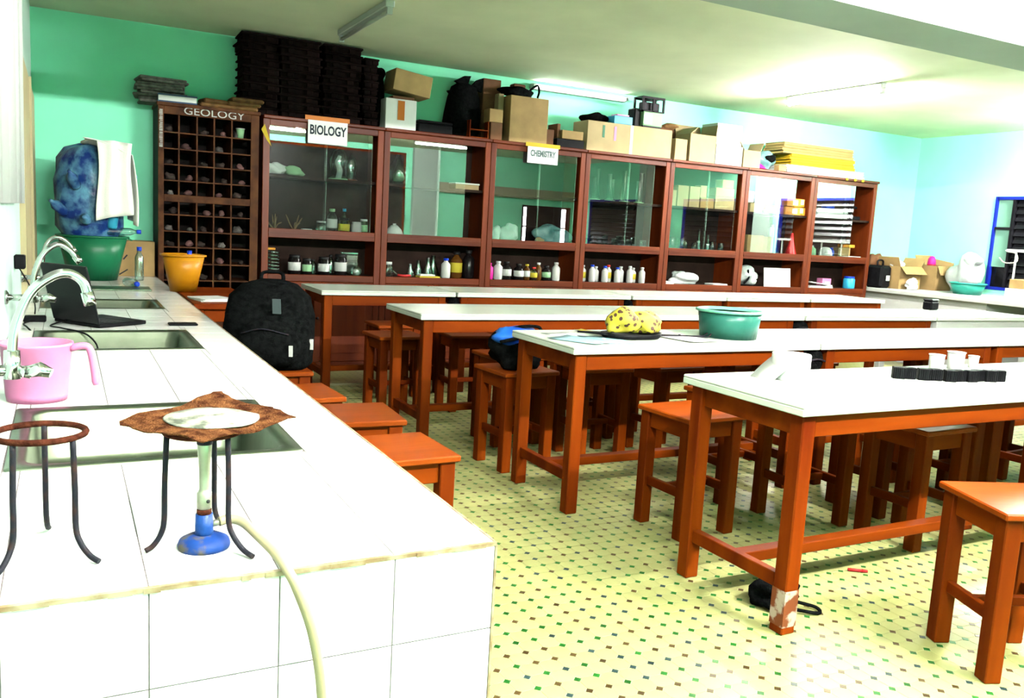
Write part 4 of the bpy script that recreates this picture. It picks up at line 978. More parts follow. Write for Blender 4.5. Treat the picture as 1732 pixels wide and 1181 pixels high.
# cabinet 4: white bottles and glass cylinders
caps = ['label_white', 'label_white', 'blue_plastic', 'label_white', 'blue_plastic', 'cap_red', 'blue_plastic', 'label_white', 'label_white', 'label_white', 'label_white']
nm = ['first', 'second', 'third', 'fourth', 'fifth', 'sixth', 'seventh', 'eighth', 'ninth', 'tenth', 'eleventh']
for i in range(11):
    px = 993+i*10.6; c = caps[i]; cn = {'label_white': 'white cap', 'blue_plastic': 'blue cap', 'cap_red': 'red cap'}[c]
    bb(3, px, .037, .17+.02*((i*7) % 3)/2, 'bottle_white', c, 'label_yellow' if i % 4 == 1 else None, 'white bottle with %s, %s from the left in the fourth open bay' % (cn, nm[i]), y=YO+(.05 if i % 2 else -.01))
def cyl_glass(name, label, cat, loc, r, h, lip=True):
    t = thing(name, label, cat, loc)
    MB().lathe([(0, .001), (r*1.5, 0), (r*1.5, .008), (r*.6, .014), (r, .02), (r, h), (r*1.12, h+.004), (r*.9, h), (r*.9, .022), (0, .022)], 14).build('body', 'glassware', t)
    MB().lathe([(r*1.45, .0), (r*1.55, .002), (r*1.55, .012), (r*1.4, .014)], 14).build('foot', 'label_green', t)
for i in range(8):
    cyl_glass('measuring_cylinder', 'glass measuring cylinder, %s from the left on the fourth cabinet shelf' % nm[i], 'cylinder', (X(3, 1012+i*12.4), 6.76+(i % 2)*.09, Z2), .028, .24+.05*((i*5) % 3))
for i in range(9):
    t = thing('glass_beaker', 'clear glass beaker, %s from the left at the bottom of the fourth cabinet' % nm[i], 'beaker', (X(3, 1000+i*12.2), YO+(i % 2)*.06, Z1)); r = .037; h = .09+.03*((i*3) % 2)
    MB().lathe([(0, .001), (r, 0), (r, h), (r*1.1, h+.004), (r*.92, h), (r*.92, .006), (0, .005)], 16).build('glass', 'glassware', t); MB().lathe([(0, .006), (r*.88, .006), (r*.88, h*.35), (0, h*.35)], 14).build('contents', 'label_white', t)
# cabinet 5
for px0, px1, h, z, lb in ((1133, 1146, .18, Z2, 'narrow beige carton at the left on the fifth cabinet shelf'), (1147, 1165, .24, Z2, 'tall beige carton, second on the fifth cabinet shelf'), (1166, 1183, .24, Z2, 'tall beige carton, third on the fifth cabinet shelf'), (1184, 1207, .12, Z2, 'low orange-brown carton in the middle of the fifth cabinet shelf'), (1208, 1241, .15, Z2, 'wide lower carton at the right of the fifth cabinet shelf')):
    carton('small_carton', lb, (X(4, (px0+px1)/2), 6.78, z), (px1-px0)*.0089, .16, h, 'carton' if 'orange' in lb else 'carton_pale')
carton('small_carton', 'wide beige carton stacked on the right carton of the fifth shelf', (X(4, 1224), 6.78, Z2+.1515), .28, .16, .10, 'carton_pale')
carton('small_carton', 'small top carton of the right stack on the fifth shelf', (X(4, 1229), 6.78, Z2+.253), .17, .14, .10, 'carton')
carton('small_carton', 'small upright carton on the low carton of the fifth shelf', (X(4, 1190), 6.78, Z2+.1215), .10, .12, .14, 'carton_pale')
for i in range(9):
    px = 1138+i*11; h = (.13, .15, .14, .12, .10, .26, .2, .12, .11)[i]
    t = thing('glass_tumbler', 'pale glass vessel, %s from the left at the bottom of the fifth cabinet' % nm[i], 'glassware', (X(4, px), YO+(i % 2)*.05, Z1)); r = .036
    pr = [(0, .001), (r, 0), (r, h), (r*.9, h), (r*.9, .006), (0, .005)] if i not in (5, 6) else [(0, .001), (r*1.1, 0), (r*1.15, .01), (r*.35, h*.6), (r*.35, h), (r*.3, h), (r*.3, h*.6), (r*.95, .012), (0, .01)]
    MB().lathe(pr, 16).build('glass', 'glassware', t); MB().lathe([(0, .006), (r*.85, .006), (r*.8 if i not in (5, 6) else r*.5, h*.45), (0, h*.45)], 14).build('contents', 'label_white', t)
t = thing('white_cloth', 'crumpled white cloth in the fifth open bay', 'cloth', (X(4, 1170), YO, Z0)); lump(MB(), 0, 0, .06, .21, .09, .075, 60, .35, nu=26, nv=14).build('heap', 'plastic_clear_white', t); lump(MB(), -.02, .05, .10, .12, .06, .05, 61, .4, flat=False).build('top_fold', 'clear_bag', t)
t = thing('paper_stack', 'few white papers at the right of the fifth open bay', 'papers', (X(4, 1222), YO-.02, Z0))
for i in range(3): MB().box(-.12, .12, -.07, .07, i*.007, i*.007+.006, mt=rot(0, 0, .06*i)).build('sheet', 'paper', t)
t = thing('paper_stack', 'few white papers at the left corner of the fifth open bay', 'papers', (X(4, 1140), YO-.02, Z0))
for i in range(4): MB().box(-.06, .06, -.07, .07, i*.008, i*.008+.007, mt=rot(0, 0, .05*i)).build('sheet', 'paper', t)
# cabinet 6
carton('small_carton', 'beige carton at the left on the sixth cabinet shelf', (X(5, 1277), 6.77, Z2), .20, .16, .11, 'carton_pale')
tag(MB().cbox(-.05, .05, -.04, .04, 0, .14, .01).build('pale_canister', 'paper'), 'pale canister on the beige carton of the sixth shelf', 'canister').location = (X(5, 1272), 6.78, Z2+.113)
t = thing('red_bundle', 'red and orange packets on the sixth cabinet shelf', 'packets', (X(5, 1309), 6.75, Z2)); lump(MB(), 0, 0, .04, .12, .07, .05, 70, .3).build('packet', 'red_plastic', t); MB().cbox(-.08, .1, -.05, .05, .07, .10, .01).build('packet', 'orange_box', t)
for i, (z, w) in enumerate(((0, .34), (.105, .30))):
    t = thing('orange_box', ('lower orange box at the right of the sixth shelf', 'upper orange box at the right of the sixth shelf')[i], 'box', (X(5, 1343), 6.76, Z2+z)); MB().cbox(-w/2, w/2, -.08, .08, 0, .10, .006).build('body', 'orange_box', t); MB().box(-.05, .03, -.0815, -.08, .02, .08).box(.08, .13, -.0815, -.08, .03, .09).build('white_print', 'paper', t)
carton('small_carton', 'left brown carton at the bottom of the sixth cabinet', (X(5, 1278), 6.74, Z1), .26, .16, .23, 'carton'); carton('small_carton', 'right brown carton at the bottom of the sixth cabinet', (X(5, 1300), 6.75, Z1), .18, .16, .22, 'carton')
cyl_glass('white_tube', 'tall white tube right of the brown cartons in the sixth cabinet', 'tube', (X(5, 1321), 6.72, Z1), .03, .33); MBt = thing('white_tube', 'solid white rod bottle beside the brown cartons of the sixth cabinet', 'tube', (X(5, 1317), 6.80, Z1)); MB().lathe([(0, 0), (.035, 0), (.035, .33), (.02, .345), (.02, .36), (0, .36)], 16).build('body', 'bottle_white', MBt); MB().lathe([(.023, .345), (.023, .375), (0, .375)], 12).build('cap', 'label_white', MBt)
t = thing('red_lampstand', 'dark red conical item at the right of the sixth cabinet bottom', 'stand', (X(5, 1349), 6.75, Z1)); MB().lathe([(0, 0), (.08, 0), (.07, .03), (.03, .18), (.015, .28), (0, .285)], 18).build('cone', 'red_plastic', t); MB().lathe([(.09, 0), (.09, .01), (.08, .012)], 18).build('foot', 'cab_wood', t)
t = thing('white_card', 'blank white card standing in the sixth open bay', 'card', (X(5, 1322), 6.66, Z0)); MB().box(-.22, .22, -.003, .003, 0, .235, mt=rot(-.12, 0, 0)).build('card', 'paper', t); MB().box(-.03, .05, -.0045, -.003, .05, .058, mt=rot(-.12, .3, 0)).build('pen_mark', 'cyan_plastic', t)
t = thing('grey_bag', 'crumpled grey plastic bag at the left of the sixth open bay', 'bag', (X(5, 1278), YO+.06, Z0)); lump(MB(), 0, 0, .1, .15, .1, .12, 80, .35, nu=24, nv=14).build('bag_body', 'clear_bag', t); MB().tube(bez([(-.1, -.09, .03), (-.04, -.1, .1), (-.06, -.1, .2)], 4), .012, 6).build('black_strap', 'black_fabric', t)
# cabinet 7
t = thing('paper_stack', 'thick stack of white papers on the rightmost cabinet shelf', 'papers', (X(6, 1405), 6.76, Z2))
for i in range(8): MB().box(-.27, .27, -.08, .08, i*.015, i*.015+.014, mt=rot(0, 0, .012*((i*5) % 4-2))).build('bundle', 'paper', t)
tag(MB().cbox(-.07, .07, -.05, .05, 0, .05, .006).build('blue_box', 'blue_plastic'), 'blue box on the paper stack of the rightmost shelf', 'box').location = (X(6, 1405), 6.77, Z2+.1215)
t = thing('balance', 'black laboratory apparatus at the right of the rightmost shelf', 'apparatus', (X(6, 1445), 6.79, Z2)); MB().cbox(-.11, .11, -.08, .08, 0, .05, .01).build('base', 'black_plastic', t); MB().tube([(0, 0, .05), (0, 0, .2)], .02, 10).build('column', 'black_plastic', t); MB().tube([(-.09, 0, .2), (.1, 0, .16)], .018, 8).build('arm', 'black_plastic', t); MB().lathe([(.05, .0), (.055, .02), (0, .02)], 14, mt=Matrix.Translation((-.06, 0, .10))).build('dial', 'steel', t)
t = thing('white_jar', 'white rounded jar at the left of the rightmost cabinet bottom', 'jar', (X(6, 1381), 6.73, Z1)); MB().lathe([(0, 0), (.06, 0), (.065, .03), (.06, .1), (.03, .13), (0, .13)], 18).build('body', 'label_green', t); MB().lathe([(.03, .125), (.03, .145), (0, .145)], 12).build('lid', 'label_white', t)
t = thing('white_dome', 'white domed lamp head at the bottom of the rightmost cabinet', 'dome', (X(6, 1402), 6.70, Z1)); MB().lathe([(.085, 0), (.085, .05), (.07, .1), (.04, .13), (0, .135)], 20).build('dome', 'paper', t); MB().lathe([(.09, 0), (.09, .015), (.085, .016)], 20).build('rim', 'label_green', t)
t = bottle('blue_bottle', 'blue bottle beside the white dome in the rightmost cabinet', 'bottle', (X(6, 1413), 6.72, Z1), .04, .13, 'blue_plastic', 'blue_plastic')
carton('small_carton', 'yellow carton at the right of the rightmost cabinet bottom', (X(6, 1436), 6.79, Z1), .22, .12, .14, 'carton'); tag(MB().cbox(-.11, .11, -.05, .05, 0, .04, .006).build('orange_tray', 'orange_box'), 'orange lid on the yellow carton of the rightmost cabinet', 'lid').location = (X(6, 1443), 6.78, Z1+.142)
t = thing('paper_stack', 'loose white papers at the right of the rightmost cabinet bottom', 'papers', (X(6, 1440), 6.68, Z1))
for i in range(3): MB().box(-.17, .17, -.045, .045, i*.011, i*.011+.01, mt=rot(0, 0, .03*i)).build('sheet', ('paper', 'paper_blue', 'paper')[i], t)
t = thing('paper_stack', 'white papers sloping in the rightmost open bay', 'papers', (X(6, 1395), YO-.03, Z0))
for i in range(4): MB().box(-.22, .2, -.06, .06, i*.010, i*.010+.009, mt=rot(0, .10*(i == 3), .03*i, (0, 0, .022*(i == 3)))).build('sheet', 'paper', t)
t = thing('pink_box', 'pink and white box in the rightmost open bay', 'box', (X(6, 1415), YO+.09, Z0)); MB().cbox(-.08, .08, -.05, .05, 0, .12).build('body', 'pink_plastic', t); MB().box(-.03, .05, -.0515, -.05, .02, .08).build('print', 'paper', t)
t = jar('blue_jar', 'bright blue jar at the right end of the rightmost open bay', 'jar', (X(6, 1446), YO-.02, Z0), .075, .16, 'cyan_plastic', 'blue_plastic')

# ================================================================= GEOLOGY PIGEONHOLE CABINET
t = thing('pigeonhole_cabinet', 'tall dark pigeonhole cabinet of rocks painted GEOLOGY', 'cabinet', (.004, 6.56, 0))
GW = .826; GD = .46; GH = 2.32
xs_ = [.035, .165, .310, .450, .596, .756]; zu = [1.56, 1.677, 1.81, 1.942, 2.077, 2.225]; zl = [.55, .69, .83, .973, 1.115, 1.25, 1.39, 1.50]
for x in (0, GW-.022): MB().box(x, x+.022, .02, GD, 0, GH-.03).build('side_panel', 'geo_dark', t)
MB().box(.022, GW-.022, GD-.012, GD, 0, GH-.03).build('back_panel', 'geo_dark', t)
MB().cbox(-.01, GW+.01, -.01, GD, GH-.03, GH, .004).build('top_board', 'geo_wood', t)
MB().cbox(0, .045, 0, .022, 0, GH-.03, .003).build('stile', 'geo_wood', t); MB().cbox(GW-.07, GW, 0, .022, 0, GH-.03, .003).build('stile', 'geo_wood', t)
tr = MB().cbox(.045, GW-.07, 0, .022, 2.225, GH-.03, .003).build('rail', 'geo_wood', t); MB().cbox(.045, GW-.07, 0, .022, 1.50, 1.56, .003).build('rail', 'geo_wood', t); MB().cbox(.045, GW-.07, 0, .022, 0, .55, .003).build('door_panel', 'geo_wood', t)
for x in xs_[1:-1]:
    MB().box(x-.006, x+.006, .004, GD-.012, .55, 1.50).build('divider', 'geo_wood', t); MB().box(x-.006, x+.006, .004, GD-.012, 1.56, 2.225).build('divider', 'geo_wood', t)
for zz in (zu[1:-1], zl[1:-1]):
    for z in zz: MB().box(.045, GW-.07, .002, GD-.012, z-.005, z+.005).build('shelf_board', 'geo_wood', t)
text_mesh('GEOLOGY', .085, 'lettering', 'chalk', tr, (.45, -.002, 2.262), (PI/2, 0, 0), .0004, 1.25)
mb = MB(); rr = random.Random(8)
for i in range(26): z = 1.95+i*.012; mb.box(.008+.006*rr.random(), .036, -.0015, .0, z, z+.004+.004*rr.random(), mt=rot(0, 0, 0))
mb.build('scrawl', 'chalk', t)
rr = random.Random(12); rocks = []
for m in ('rock', 'rock_pink', 'rock_pale', 'rock'): 
    q = MB(); lump(q, 0, 0, .024, .034, .028, .03, len(rocks)+3, .35, nu=9, nv=6); rocks.append(q.mesh('rock_sample', m))
lv = [('upper', zu[:-1]), ('lower', zl[:-1])]; cn = ['first', 'second', 'third', 'fourth', 'fifth']
for half, zz in lv:
    for r, z in enumerate(zz):
        if half == 'lower' and r < 2: continue
        for c in range(5):
            if rr.random() < (.45 if half == 'upper' and r > 2 else .2): continue
            x = .004+(xs_[c]+xs_[c+1])/2+rr.uniform(-.025, .025); base = z+.0055 if not (half == 'upper' and r == 0) else z-.0
            if half == 'upper' and r == 3 and c == 4: continue
            o = link('rock_sample', rocks[rr.randrange(4)]); s = rr.uniform(.8, 1.25); o.scale = (s*rr.uniform(.9, 1.2), s, s*rr.uniform(.7, 1.05)); o.rotation_euler = (0, 0, rr.uniform(0, 6)); o.location = (x, 6.56+.07, base-.002)
            rown = ['fifth', 'fourth', 'third', 'second', 'top'][r] if half == 'upper' else ['seventh', 'sixth', 'fifth', 'fourth', 'third', 'second', 'first'][r]
            tag(o, 'rock sample in the %s row of the %s GEOLOGY pigeonholes, %s from left' % (rown, half, cn[c]), 'rock', 'rock samples in the pigeonholes')
t = thing('white_cup', 'small white cup in a top right GEOLOGY pigeonhole', 'cup', (.004+.676, 6.62, 2.0825)); MB().lathe([(0, .001), (.026, 0), (.036, .085), (.033, .085), (.024, .005), (0, .005)], 16).build('cup', 'label_green', t); MB().lathe([(.035, .08), (.039, .082), (.039, .087), (.034, .087)], 16).build('lip', 'label_white', t)
# things on top of the pigeonholes
t = thing('newspaper_stack', 'stack of old grey newspapers on the pigeonhole cabinet', 'newspapers', (.06, 6.82, GH))
for i in range(9): MB().cbox(-.20, .18, -.15, .15, i*.024, i*.024+.022, .008, mt=rot(0, 0, random.uniform(-.12, .12), (random.uniform(-.03, .02), random.uniform(-.02, .02), 0))).build('newspaper', 'paper_news', t)
t = thing('book', 'blue and white paperback lying in front of the newspapers', 'book', (.16, 6.60, GH), -.06)
MB().box(-.15, .15, -.045, .045, .012, .055).build('pages', 'paper', t); MB().box(-.155, .155, -.05, .05, 0, .012).box(-.155, .155, -.05, .05, .055, .067).box(-.155, .155, .045, .05, .012, .055).build('cover', 'book_blue', t)
for x, w, rz, lb, kk in ((.46, .13, .1, 'worn brown book right of the blue and white paperback', 2), (.69, .14, -.15, 'worn brown books at the right end of the pigeonhole top', 3)):
    t = thing('book', lb, 'book', (x, 6.66, GH), rz)
    for i in range(kk): MB().cbox(-w, w, -.09, .09, i*.036, i*.036+.034, .012, mt=rot(0, 0, .1*i, (.02*i, 0, 0))).build('volume', 'book_brown', t)

# ================================================================= THINGS ON TOP OF THE CABINETS
ZT2 = ZTOP
lo_ = ['bottom', 'second', 'third', 'fourth', 'fifth', 'sixth', 'seventh', 'eighth', 'ninth', 'top']
def tray_mesh(w, d, h):
    q = MB(); q.cbox(-w/2+.018, w/2-.018, -d/2+.01, d/2-.01, 0, h*.72, .006); q.cbox(-w/2, w/2, -d/2, d/2, h*.72, h, .006)
    for k in (-1, 1): q.cbox(k*w*.22-.03, k*w*.22+.03, -d/2-.006, -d/2+.02, h*.15, h*.7, .004)
    return q.mesh('black_tray', 'black_tray')
mat('black_tray', (.010, .007, .007), .8, spec=.03, col2=(.024, .013, .012), scale=14, rnd=.35)
rt = random.Random(6)
for ci, (x0, x1, nmx) in enumerate(((.66, 1.0, 'leftmost'), (1.01, 1.39, 'second'), (1.40, 1.77, 'third'), (1.78, 1.93, 'narrow fourth'))):
    h = .069; me = tray_mesh(x1-x0, .34, h-.001)
    for i in range(10 if ci < 3 else 9):
        o = link('black_tray', me); o.location = ((x0+x1)/2+rt.uniform(-.016, .016), 6.80+rt.uniform(-.015, .015), ZT2+i*h); o.rotation_euler = (0, 0, rt.uniform(-.03, .03))
        if ci == 0 and x0 < .8: o.location.x += .02
        tag(o, 'black stackable tray, %s of the %s stack on the BIOLOGY cabinet' % (lo_[i] if i < 9 else 'top', nmx), 'tray', 'black stacked trays')
t = carton('cardboard_box', 'white box with an orange strip on the second cabinet', (2.165, 6.75, ZT2), .31, .22, .285, 'paper'); MB().box(-.035, .035, -.112, -.110, .09, .27).build('orange_strip', 'orange_tape', t)
carton('cardboard_box', 'brown cardboard box tipped on top of the white box', (2.26, 6.78, ZT2+.345), .38, .3, .20, 'carton', tilt=.13)
carton('dark_box', 'flat dark brown box under the tipped cardboard box', (2.2, 6.78, ZT2+.2875), .22, .2, .03, 'carton_dark')
lumpy = thing('black_sack', 'black sack behind the tipped cardboard box', 'sack', (2.0, 6.88, ZT2)); lump(MB(), 0, 0, .25, .07, .09, .33, 90, .2).build('sack_body', 'black_fabric', lumpy); lump(MB(), .02, 0, .52, .05, .06, .06, 91, .3).build('sack_neck', 'black_fabric', lumpy)
# black pile
t = thing('black_case', 'flat black case lying beside the pile of dark boxes', 'case', (2.55, 6.80, ZT2)); MB().cbox(-.2, .16, -.15, .15, 0, .09, .01).build('body', 'black_plastic', t); MB().cbox(-.2, .16, -.15, .15, .092, .12, .01).build('lid', 'black_plastic', t)
t = thing('black_sack', 'bulky black sack with pointed corners on the second cabinet', 'sack', (2.88, 6.84, ZT2))
mb = MB(); vs = []; fs = []; n = 20
for i, (r, z) in enumerate(((.17, 0), (.19, .08), (.19, .25), (.17, .4), (.13, .5), (.05, .55))):
    for j in range(n):
        q = 2*PI*j/n; k = 1+.12*math.sin(3*q+z*6)+.06*math.sin(7*q); vs.append((r*k*math.cos(q), r*k*.75*math.sin(q), z))
for i in range(5):
    for j in range(n): a = i*n+j; b = i*n+(j+1) % n; fs.append((a, b, b+n, a+n))
fs.append(tuple(range(n))[::-1]); fs.append(tuple(5*n+j for j in range(n)))
mb.add(vs, fs, 0, True).build('sack_body', 'black_fabric', t)
for x, z, a in ((-.04, .52, .5), (.13, .49, .2), (-.13, .40, .8)): MB().prism([(-.07, 0), (.07, 0), (.05, .14), (-.01, .1)], -.02, .02, mt=rot(PI/2, a, 0, (x, -.02, z))).build('flap', 'black_fabric', t)
t = thing('wooden_rack', 'small open wooden rack beside the tall brown carton', 'rack', (2.98, 6.63, ZT2))
for x in (-.105, .095): MB().box(x, x+.01, -.02, .06, 0, .17).build('side', 'wood', t)
for z in (.0, .075): MB().box(-.095, .095, -.02, .06, z, z+.01).build('shelf', 'wood', t)
carton('dark_box', 'tall dark box behind the tall brown carton', (3.19, 6.90, ZT2), .2, .2, .62, 'carton_dark')
carton('wooden_block', 'reddish box left of the tall brown carton', (3.17, 6.68, ZT2), .13, .14, .17, 'carton_dark')
carton('wooden_block', 'orange brown box on the reddish box by the tall carton', (3.16, 6.68, ZT2+.1725), .15, .14, .13, 'carton')
tag(MB().cbox(-.03, .03, -.05, .05, 0, .17, .004).build('pale_block', 'carton_pale'), 'pale upright block left of the tall brown carton top', 'block').location = (3.255, 6.76, ZT2+.305)
carton('wooden_block', 'narrow dark stack below the pale upright block', (3.255, 6.76, ZT2), .05, .12, .303, 'carton_dark')
carton('cardboard_box', 'tall brown carton in the middle of the cabinet tops', (3.53, 6.74, ZT2), .44, .28, .46, 'carton')
t = thing('black_bag', 'black bag with loop handle on the tall brown carton', 'bag', (3.52, 6.78, ZT2+.463)); lump(MB(), -.05, 0, .05, .2, .1, .055, 95, .25, nu=22, nv=12).build('bag_body', 'black_fabric', t)
MB().tube(bez([(.06, 0, .06), (.14, 0, .13), (.19, 0, .15), (.205, 0, .09), (.19, 0, .03)], 5), .012, 8).build('handle', 'black_fabric', t)
MB().cbox(-.12, .02, -.05, .05, .095, .135, .01).build('brown_flap', 'carton_dark', t)
carton('wooden_block', 'small red brown block right of the tall carton', (3.81, 6.70, ZT2), .09, .12, .17, 'carton_dark')
t = thing('black_tray_box', 'black tray holding a yellow carton left of the long carton', 'tray', (4.05, 6.74, ZT2)); MB().cbox(-.17, .17, -.12, .12, 0, .09, .006).build('tray', 'black_plastic', t); MB().cbox(-.11, .15, -.124, .08, .092, .18, .004).build('yellow_carton', 'carton', t); MB().cbox(-.16, -.12, -.1, .1, .092, .24, .004).build('dark_panel', 'carton_dark', t)
t = carton('cardboard_box', 'long low beige carton lying on the fourth cabinet', (4.81, 6.77, ZT2), 1.12, .30, .315, 'carton_pale')
MB().box(-.37, -.34, -.152, -.150, .15, .28).build('green_mark', 'green_plastic', t); MB().box(-.22, -.19, -.152, -.150, .13, .28).build('red_mark', 'pink_plastic', t); MB().box(-.01, .03, -.152, -.150, .0, .313).build('tape', 'tape', t)
t = thing('dark_bag', 'dark bag lying on the left of the long beige carton', 'bag', (4.44, 6.82, ZT2+.318)); lump(MB(), 0, 0, .045, .17, .09, .055, 97, .2, nu=22, nv=12).build('bag_body', 'black_fabric', t); MB().tube(bez([(-.1, -.05, .07), (0, -.08, .1), (.1, -.05, .07)], 4), .008, 6).build('strap', 'black_fabric', t)
t = thing('blue_carton', 'small bright blue box on the long beige carton', 'box', (4.72, 6.72, ZT2+.318)); MB().cbox(-.12, .12, -.07, .07, 0, .085).build('body', 'cyan_plastic', t); MB().cbox(-.08, .08, -.06, .06, .087, .105).build('lid', 'pink_plastic', t)
t = thing('transformer', 'grey instrument box with black handle frame on the long carton', 'instrument', (5.11, 6.74, ZT2+.318))
MB().cbox(-.13, .13, -.09, .09, .02, .17, .006).build('body', 'label_green', t); MB().box(-.125, .125, -.085, .085, 0, .02).build('foot', 'black_plastic', t); MB().cbox(-.125, -.01, -.0915, -.089, .04, .15).build('panel', 'batten', t)
f = MB(); f.box(-.15, .15, -.09, -.07, .31, .335); f.box(-.15, .15, .07, .09, .31, .335)
for x in (-.15, -.01, .13): f.box(x, x+.02, -.09, -.07, .172, .31); f.box(x, x+.02, .07, .09, .172, .31)
f.box(-.15, .15, -.07, .07, .325, .335); f.box(-.15, .15, -.09, .09, .172, .185); f.build('handle_frame', 'black_plastic', t)
MB().cbox(-.11, .11, -.05, .05, .187, .28, .01).build('coil', 'iron_dark', t); MB().cbox(-.22, -.135, -.05, .09, 0, .2, .01).build('side_unit', 'black_plastic', t)
carton('cardboard_box', 'narrow upright beige carton right of the long carton', (5.50, 6.70, ZT2), .17, .18, .235, 'carton_pale')
t = thing('brown_cloth', 'brown cloth lying behind the narrow beige carton', 'cloth', (5.54, 6.95, ZT2)); lump(MB(), 0, 0, .2, .20, .06, .22, 99, .15, nu=24, nv=14).build('heap', 'carton_dark', t); lump(MB(), .05, -.02, .40, .12, .05, .04, 98, .25, flat=False).build('top_fold', 'book_brown', t)
carton('cardboard_box', 'open beige carton with raised flap on the fifth cabinet', (5.80, 6.74, ZT2), .37, .28, .31, 'carton_pale', open_=True, flaps={'l': -.9, 'r': .12, 'b': .25})
carton('cardboard_box', 'low white carton under the upper white carton', (6.20, 6.74, ZT2), .40, .28, .225, 'paper')
carton('cardboard_box', 'upper white carton on the low white carton', (6.19, 6.75, ZT2+.2275), .38, .28, .24, 'paper')
carton('cardboard_box', 'cream open carton right of the white cartons', (6.55, 6.72, ZT2), .26, .24, .20, 'carton_pale', open_=True, flaps={'r': .4, 'l': .7})
t = thing('plastic_bundle', 'bundle of teal and black plastic left of the folders', 'plastic', (6.87, 6.72, ZT2)); lump(MB(), 0, 0, .1, .10, .09, .12, 101, .35, nu=24, nv=14).build('bundle', 'teal_bag', t); lump(MB(), .03, -.06, .14, .07, .04, .04, 103, .3, flat=False).build('dark_fold', 'black_fabric', t); lump(MB(), -.13, -.04, .03, .08, .06, .035, 104, .4).build('pink_fold', 'pink_hot', t)
carton('cardboard_box', 'small orange brown carton before the folders', (7.05, 6.64, ZT2), .12, .09, .07, 'carton')
yy = ZT2; rf = random.Random(9)
for i in range(11):
    m, w, nmn = ('paper', 1.36, 'white') if i < 3 else (('folder_yellow', 1.12, 'yellow') if i < 7 else ('folder_tan', 1.22, 'tan'))
    h = .033; xx = 7.82+(.03 if i < 3 else (-.05 if i < 7 else -.14))+rf.uniform(-.02, .02)
    t = thing('document_folder', '%s folder, %s of the pile on the two rightmost cabinets' % (nmn, ('lowest', 'second lowest', 'third', 'fourth', 'fifth', 'sixth', 'seventh', 'eighth', 'ninth', 'tenth', 'topmost')[i]), 'folder', (xx, 6.80, yy), rf.uniform(-.015, .015), 'folders on the cabinets')
    MB().box(-w/2, w/2, -.16, .16, 0, .004).box(-w/2, w/2, -.16, .16, h-.006, h-.002).box(-w/2, w/2, .156, .16, .004, h-.006).build('cover', m, t); MB().box(-w/2+.01, w/2-.012, -.153, .15, .004, h-.006).build('sheets', 'paper' if m == 'paper' else m, t); yy += h
for i, px in enumerate((8.12, 8.27, 8.41)):
    o = MB().lathe([(.018, 0), (.022, .012), (.012, .022), (0, .024)], 12, mt=rot(PI/2, 0, 0)).build('round_sticker', 'label_yellow'); o.location = (px, YF-.031, 2.295); tag(o, ('left', 'middle', 'right')[i]+' yellow round knob on the rightmost cabinet cornice', 'knob')

# ================================================================= RIGHT COUNTER
ZR = .93
t = thing('wall_counter', 'white counter along the right wall in the far corner', 'counter', (0, 0, 0))
MB().cbox(8.80, XR-.002, .2, YB-.002, ZR-.05, ZR, .006).build('worktop', 'white_paint', t)
for a, b in ((5.0, YB-.01), (2.9, 3.1), (.25, .45)): MB().box(8.9, XR-.01, a, b, 0, ZR-.05).build('support', 'white_paint', t)
MB().box(9.8, XR-.01, .45, 5.0, 0, ZR-.05).build('back_panel', 'geo_dark', t)  # dark panel standing in for the shadow in the open space under the worktop
t = thing('black_suitcase', 'black bag with papers standing at the end of the cabinets', 'bag', (8.98, 6.62, ZR), .1); MB().cbox(-.12, .10, -.12, .12, 0, .30, .03).build('body', 'black_plastic', t); MB().tube(bez([(-.06, 0, .29), (-.05, 0, .36), (.05, 0, .36), (.06, 0, .29)], 4), .012, 8).build('handle', 'black_plastic', t); MB().box(-.02, .06, -.1225, -.12, .1, .17).build('sticker', 'batten', t)
t = thing('brown_jacket', 'dark red brown cloth on the black bag in the corner', 'cloth', (9.05, 6.78, ZR+.0)); lump(MB(), .0, .0, .28, .12, .06, .17, 110, .2).build('heap', 'carton_dark', t); lump(MB(), .2, .0, .36, .14, .05, .04, 111, .3, flat=False).build('fold', 'red_plastic', t)
carton('cardboard_box', 'open brown carton stuffed with white paper in the far corner', (9.34, 6.58, ZR), .48, .3, .30, 'carton', rz=.1, open_=True, flaps={'f': 2.4, 'l': .5, 'r': .6})
t = thing('paper_crumple', 'crumpled white paper hanging out of the stuffed carton', 'paper', (9.28, 6.34, ZR)); lump(MB(), .0, .0, .06, .12, .05, .075, 112, .4, nu=22, nv=12).build('crumple', 'paper', t); lump(MB(), .05, .02, .13, .05, .03, .03, 113, .4, flat=False).build('fold', 'paper', t)
t = thing('paper_crumple', 'white paper lying on top of the stuffed carton', 'paper', (9.20, 6.55, ZR+.27)); lump(MB(), 0, 0, .04, .10, .08, .05, 114, .35).build('crumple', 'paper', t); lump(MB(), .09, 0, .05, .05, .05, .03, 115, .3, flat=False).build('fold', 'paper_blue', t)
carton('cardboard_box', 'brown carton with drooping front flap beside the stuffed carton', (9.84, 6.44, ZR), .36, .3, .33, 'carton', rz=.08, open_=True, flaps={'f': 2.7, 'r': .5, 'b': .3})
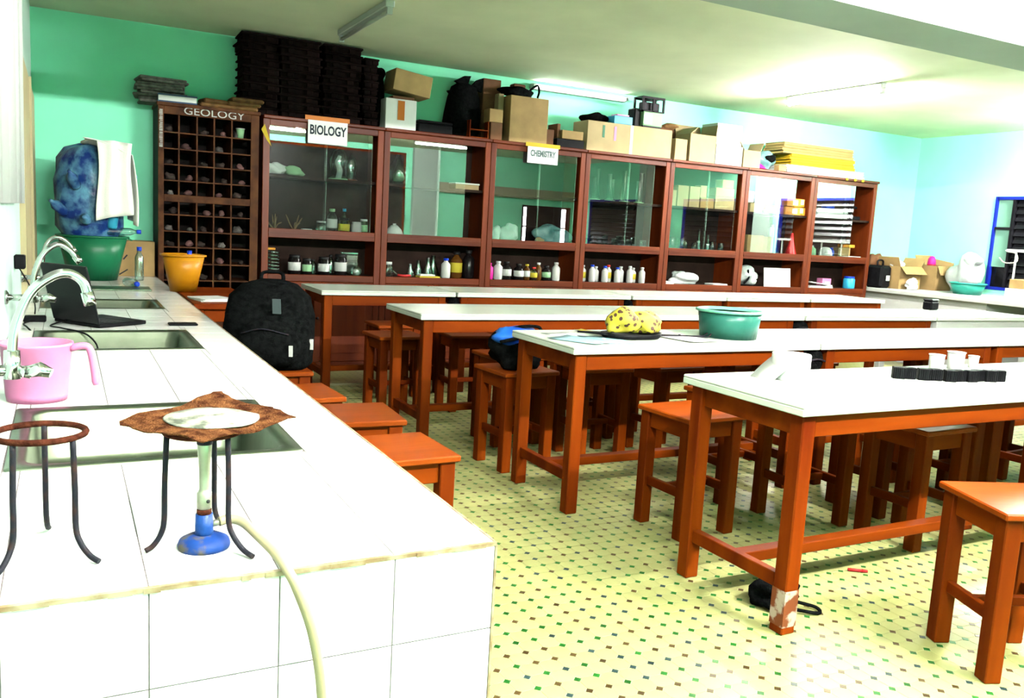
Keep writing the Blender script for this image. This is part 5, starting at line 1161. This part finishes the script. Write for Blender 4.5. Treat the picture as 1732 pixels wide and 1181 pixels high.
t = thing('pink_bottle', 'bright pink rounded cap above the brown cartons', 'cap', (9.78, 6.45, ZR+.012)); MB().lathe([(0, 0), (.04, 0), (.045, .30), (.055, .32), (.05, .40), (.03, .44), (0, .45)], 18).build('body', 'pink_hot', t); MB().lathe([(.056, .32), (.06, .325), (.056, .335)], 18).build('rim', 'red_plastic', t)
tub('plastic_basin', 'turquoise plastic basin on the right wall counter', 'basin', (9.55, 5.72, ZR), .16, .21, .15, 'basin_teal')
t = thing('plastic_sack', 'large crumpled white plastic sack behind the turquoise basin', 'sack', (9.82, 5.93, ZR)); lump(MB(), 0, 0, .2, .19, .2, .25, 120, .3, nu=26, nv=16).build('sack_body', 'plastic_clear_white', t); lump(MB(), -.02, -.06, .42, .09, .1, .07, 121, .4, flat=False).build('sack_neck', 'plastic_clear_white', t)
carton('white_box', 'white box at the right picture edge on the wall counter', (9.55, 5.02, ZR), .3, .22, .13, 'paper'); carton('cardboard_box', 'small brown carton on the white box at the right edge', (9.55, 5.0, ZR+.1325), .26, .2, .11, 'carton')
c = MB().tube(bez([(9.93, 5.6, 1.42), (9.90, 5.5, 1.36), (9.9, 5.35, 1.38), (9.92, 5.38, 1.48), (9.94, 5.5, 1.5), (9.97, 5.55, 1.515)], 5), .008, 6).build('cable_loop', 'tape'); tag(c, 'pale cable loop hanging at the window ledge', 'cable')
# black lumps added so the gaps under the table top joints read dark
for x, y, r, lb in ((3.195, 2.27, .088, 'black lump added to darken the gap between the second row tables'), (4.59, 3.72, .082, 'black lump added to darken the gap between the third row tables'), (2.25, 5.38, .055, 'black lump added to darken the left gap of the farthest table row'), (4.06, 5.38, .055, 'black lump added to darken the middle gap of the farthest table row')):
    t = thing('dark_gap_lump', lb, 'bundle', (x, y, .70))
    lump(MB(), 0, 0, .058, r, .05, .075, int(x*100), .12, nu=20, nv=12).build('bundle', 'black_fabric', t)  # black lump standing in for the darkness of the gap
    MB().tube(bez([(-r*.9, -.04, .06), (0, -.056, .075), (r*.9, -.04, .06)], 4), .006, 6).build('lump_band', 'iron_dark', t)
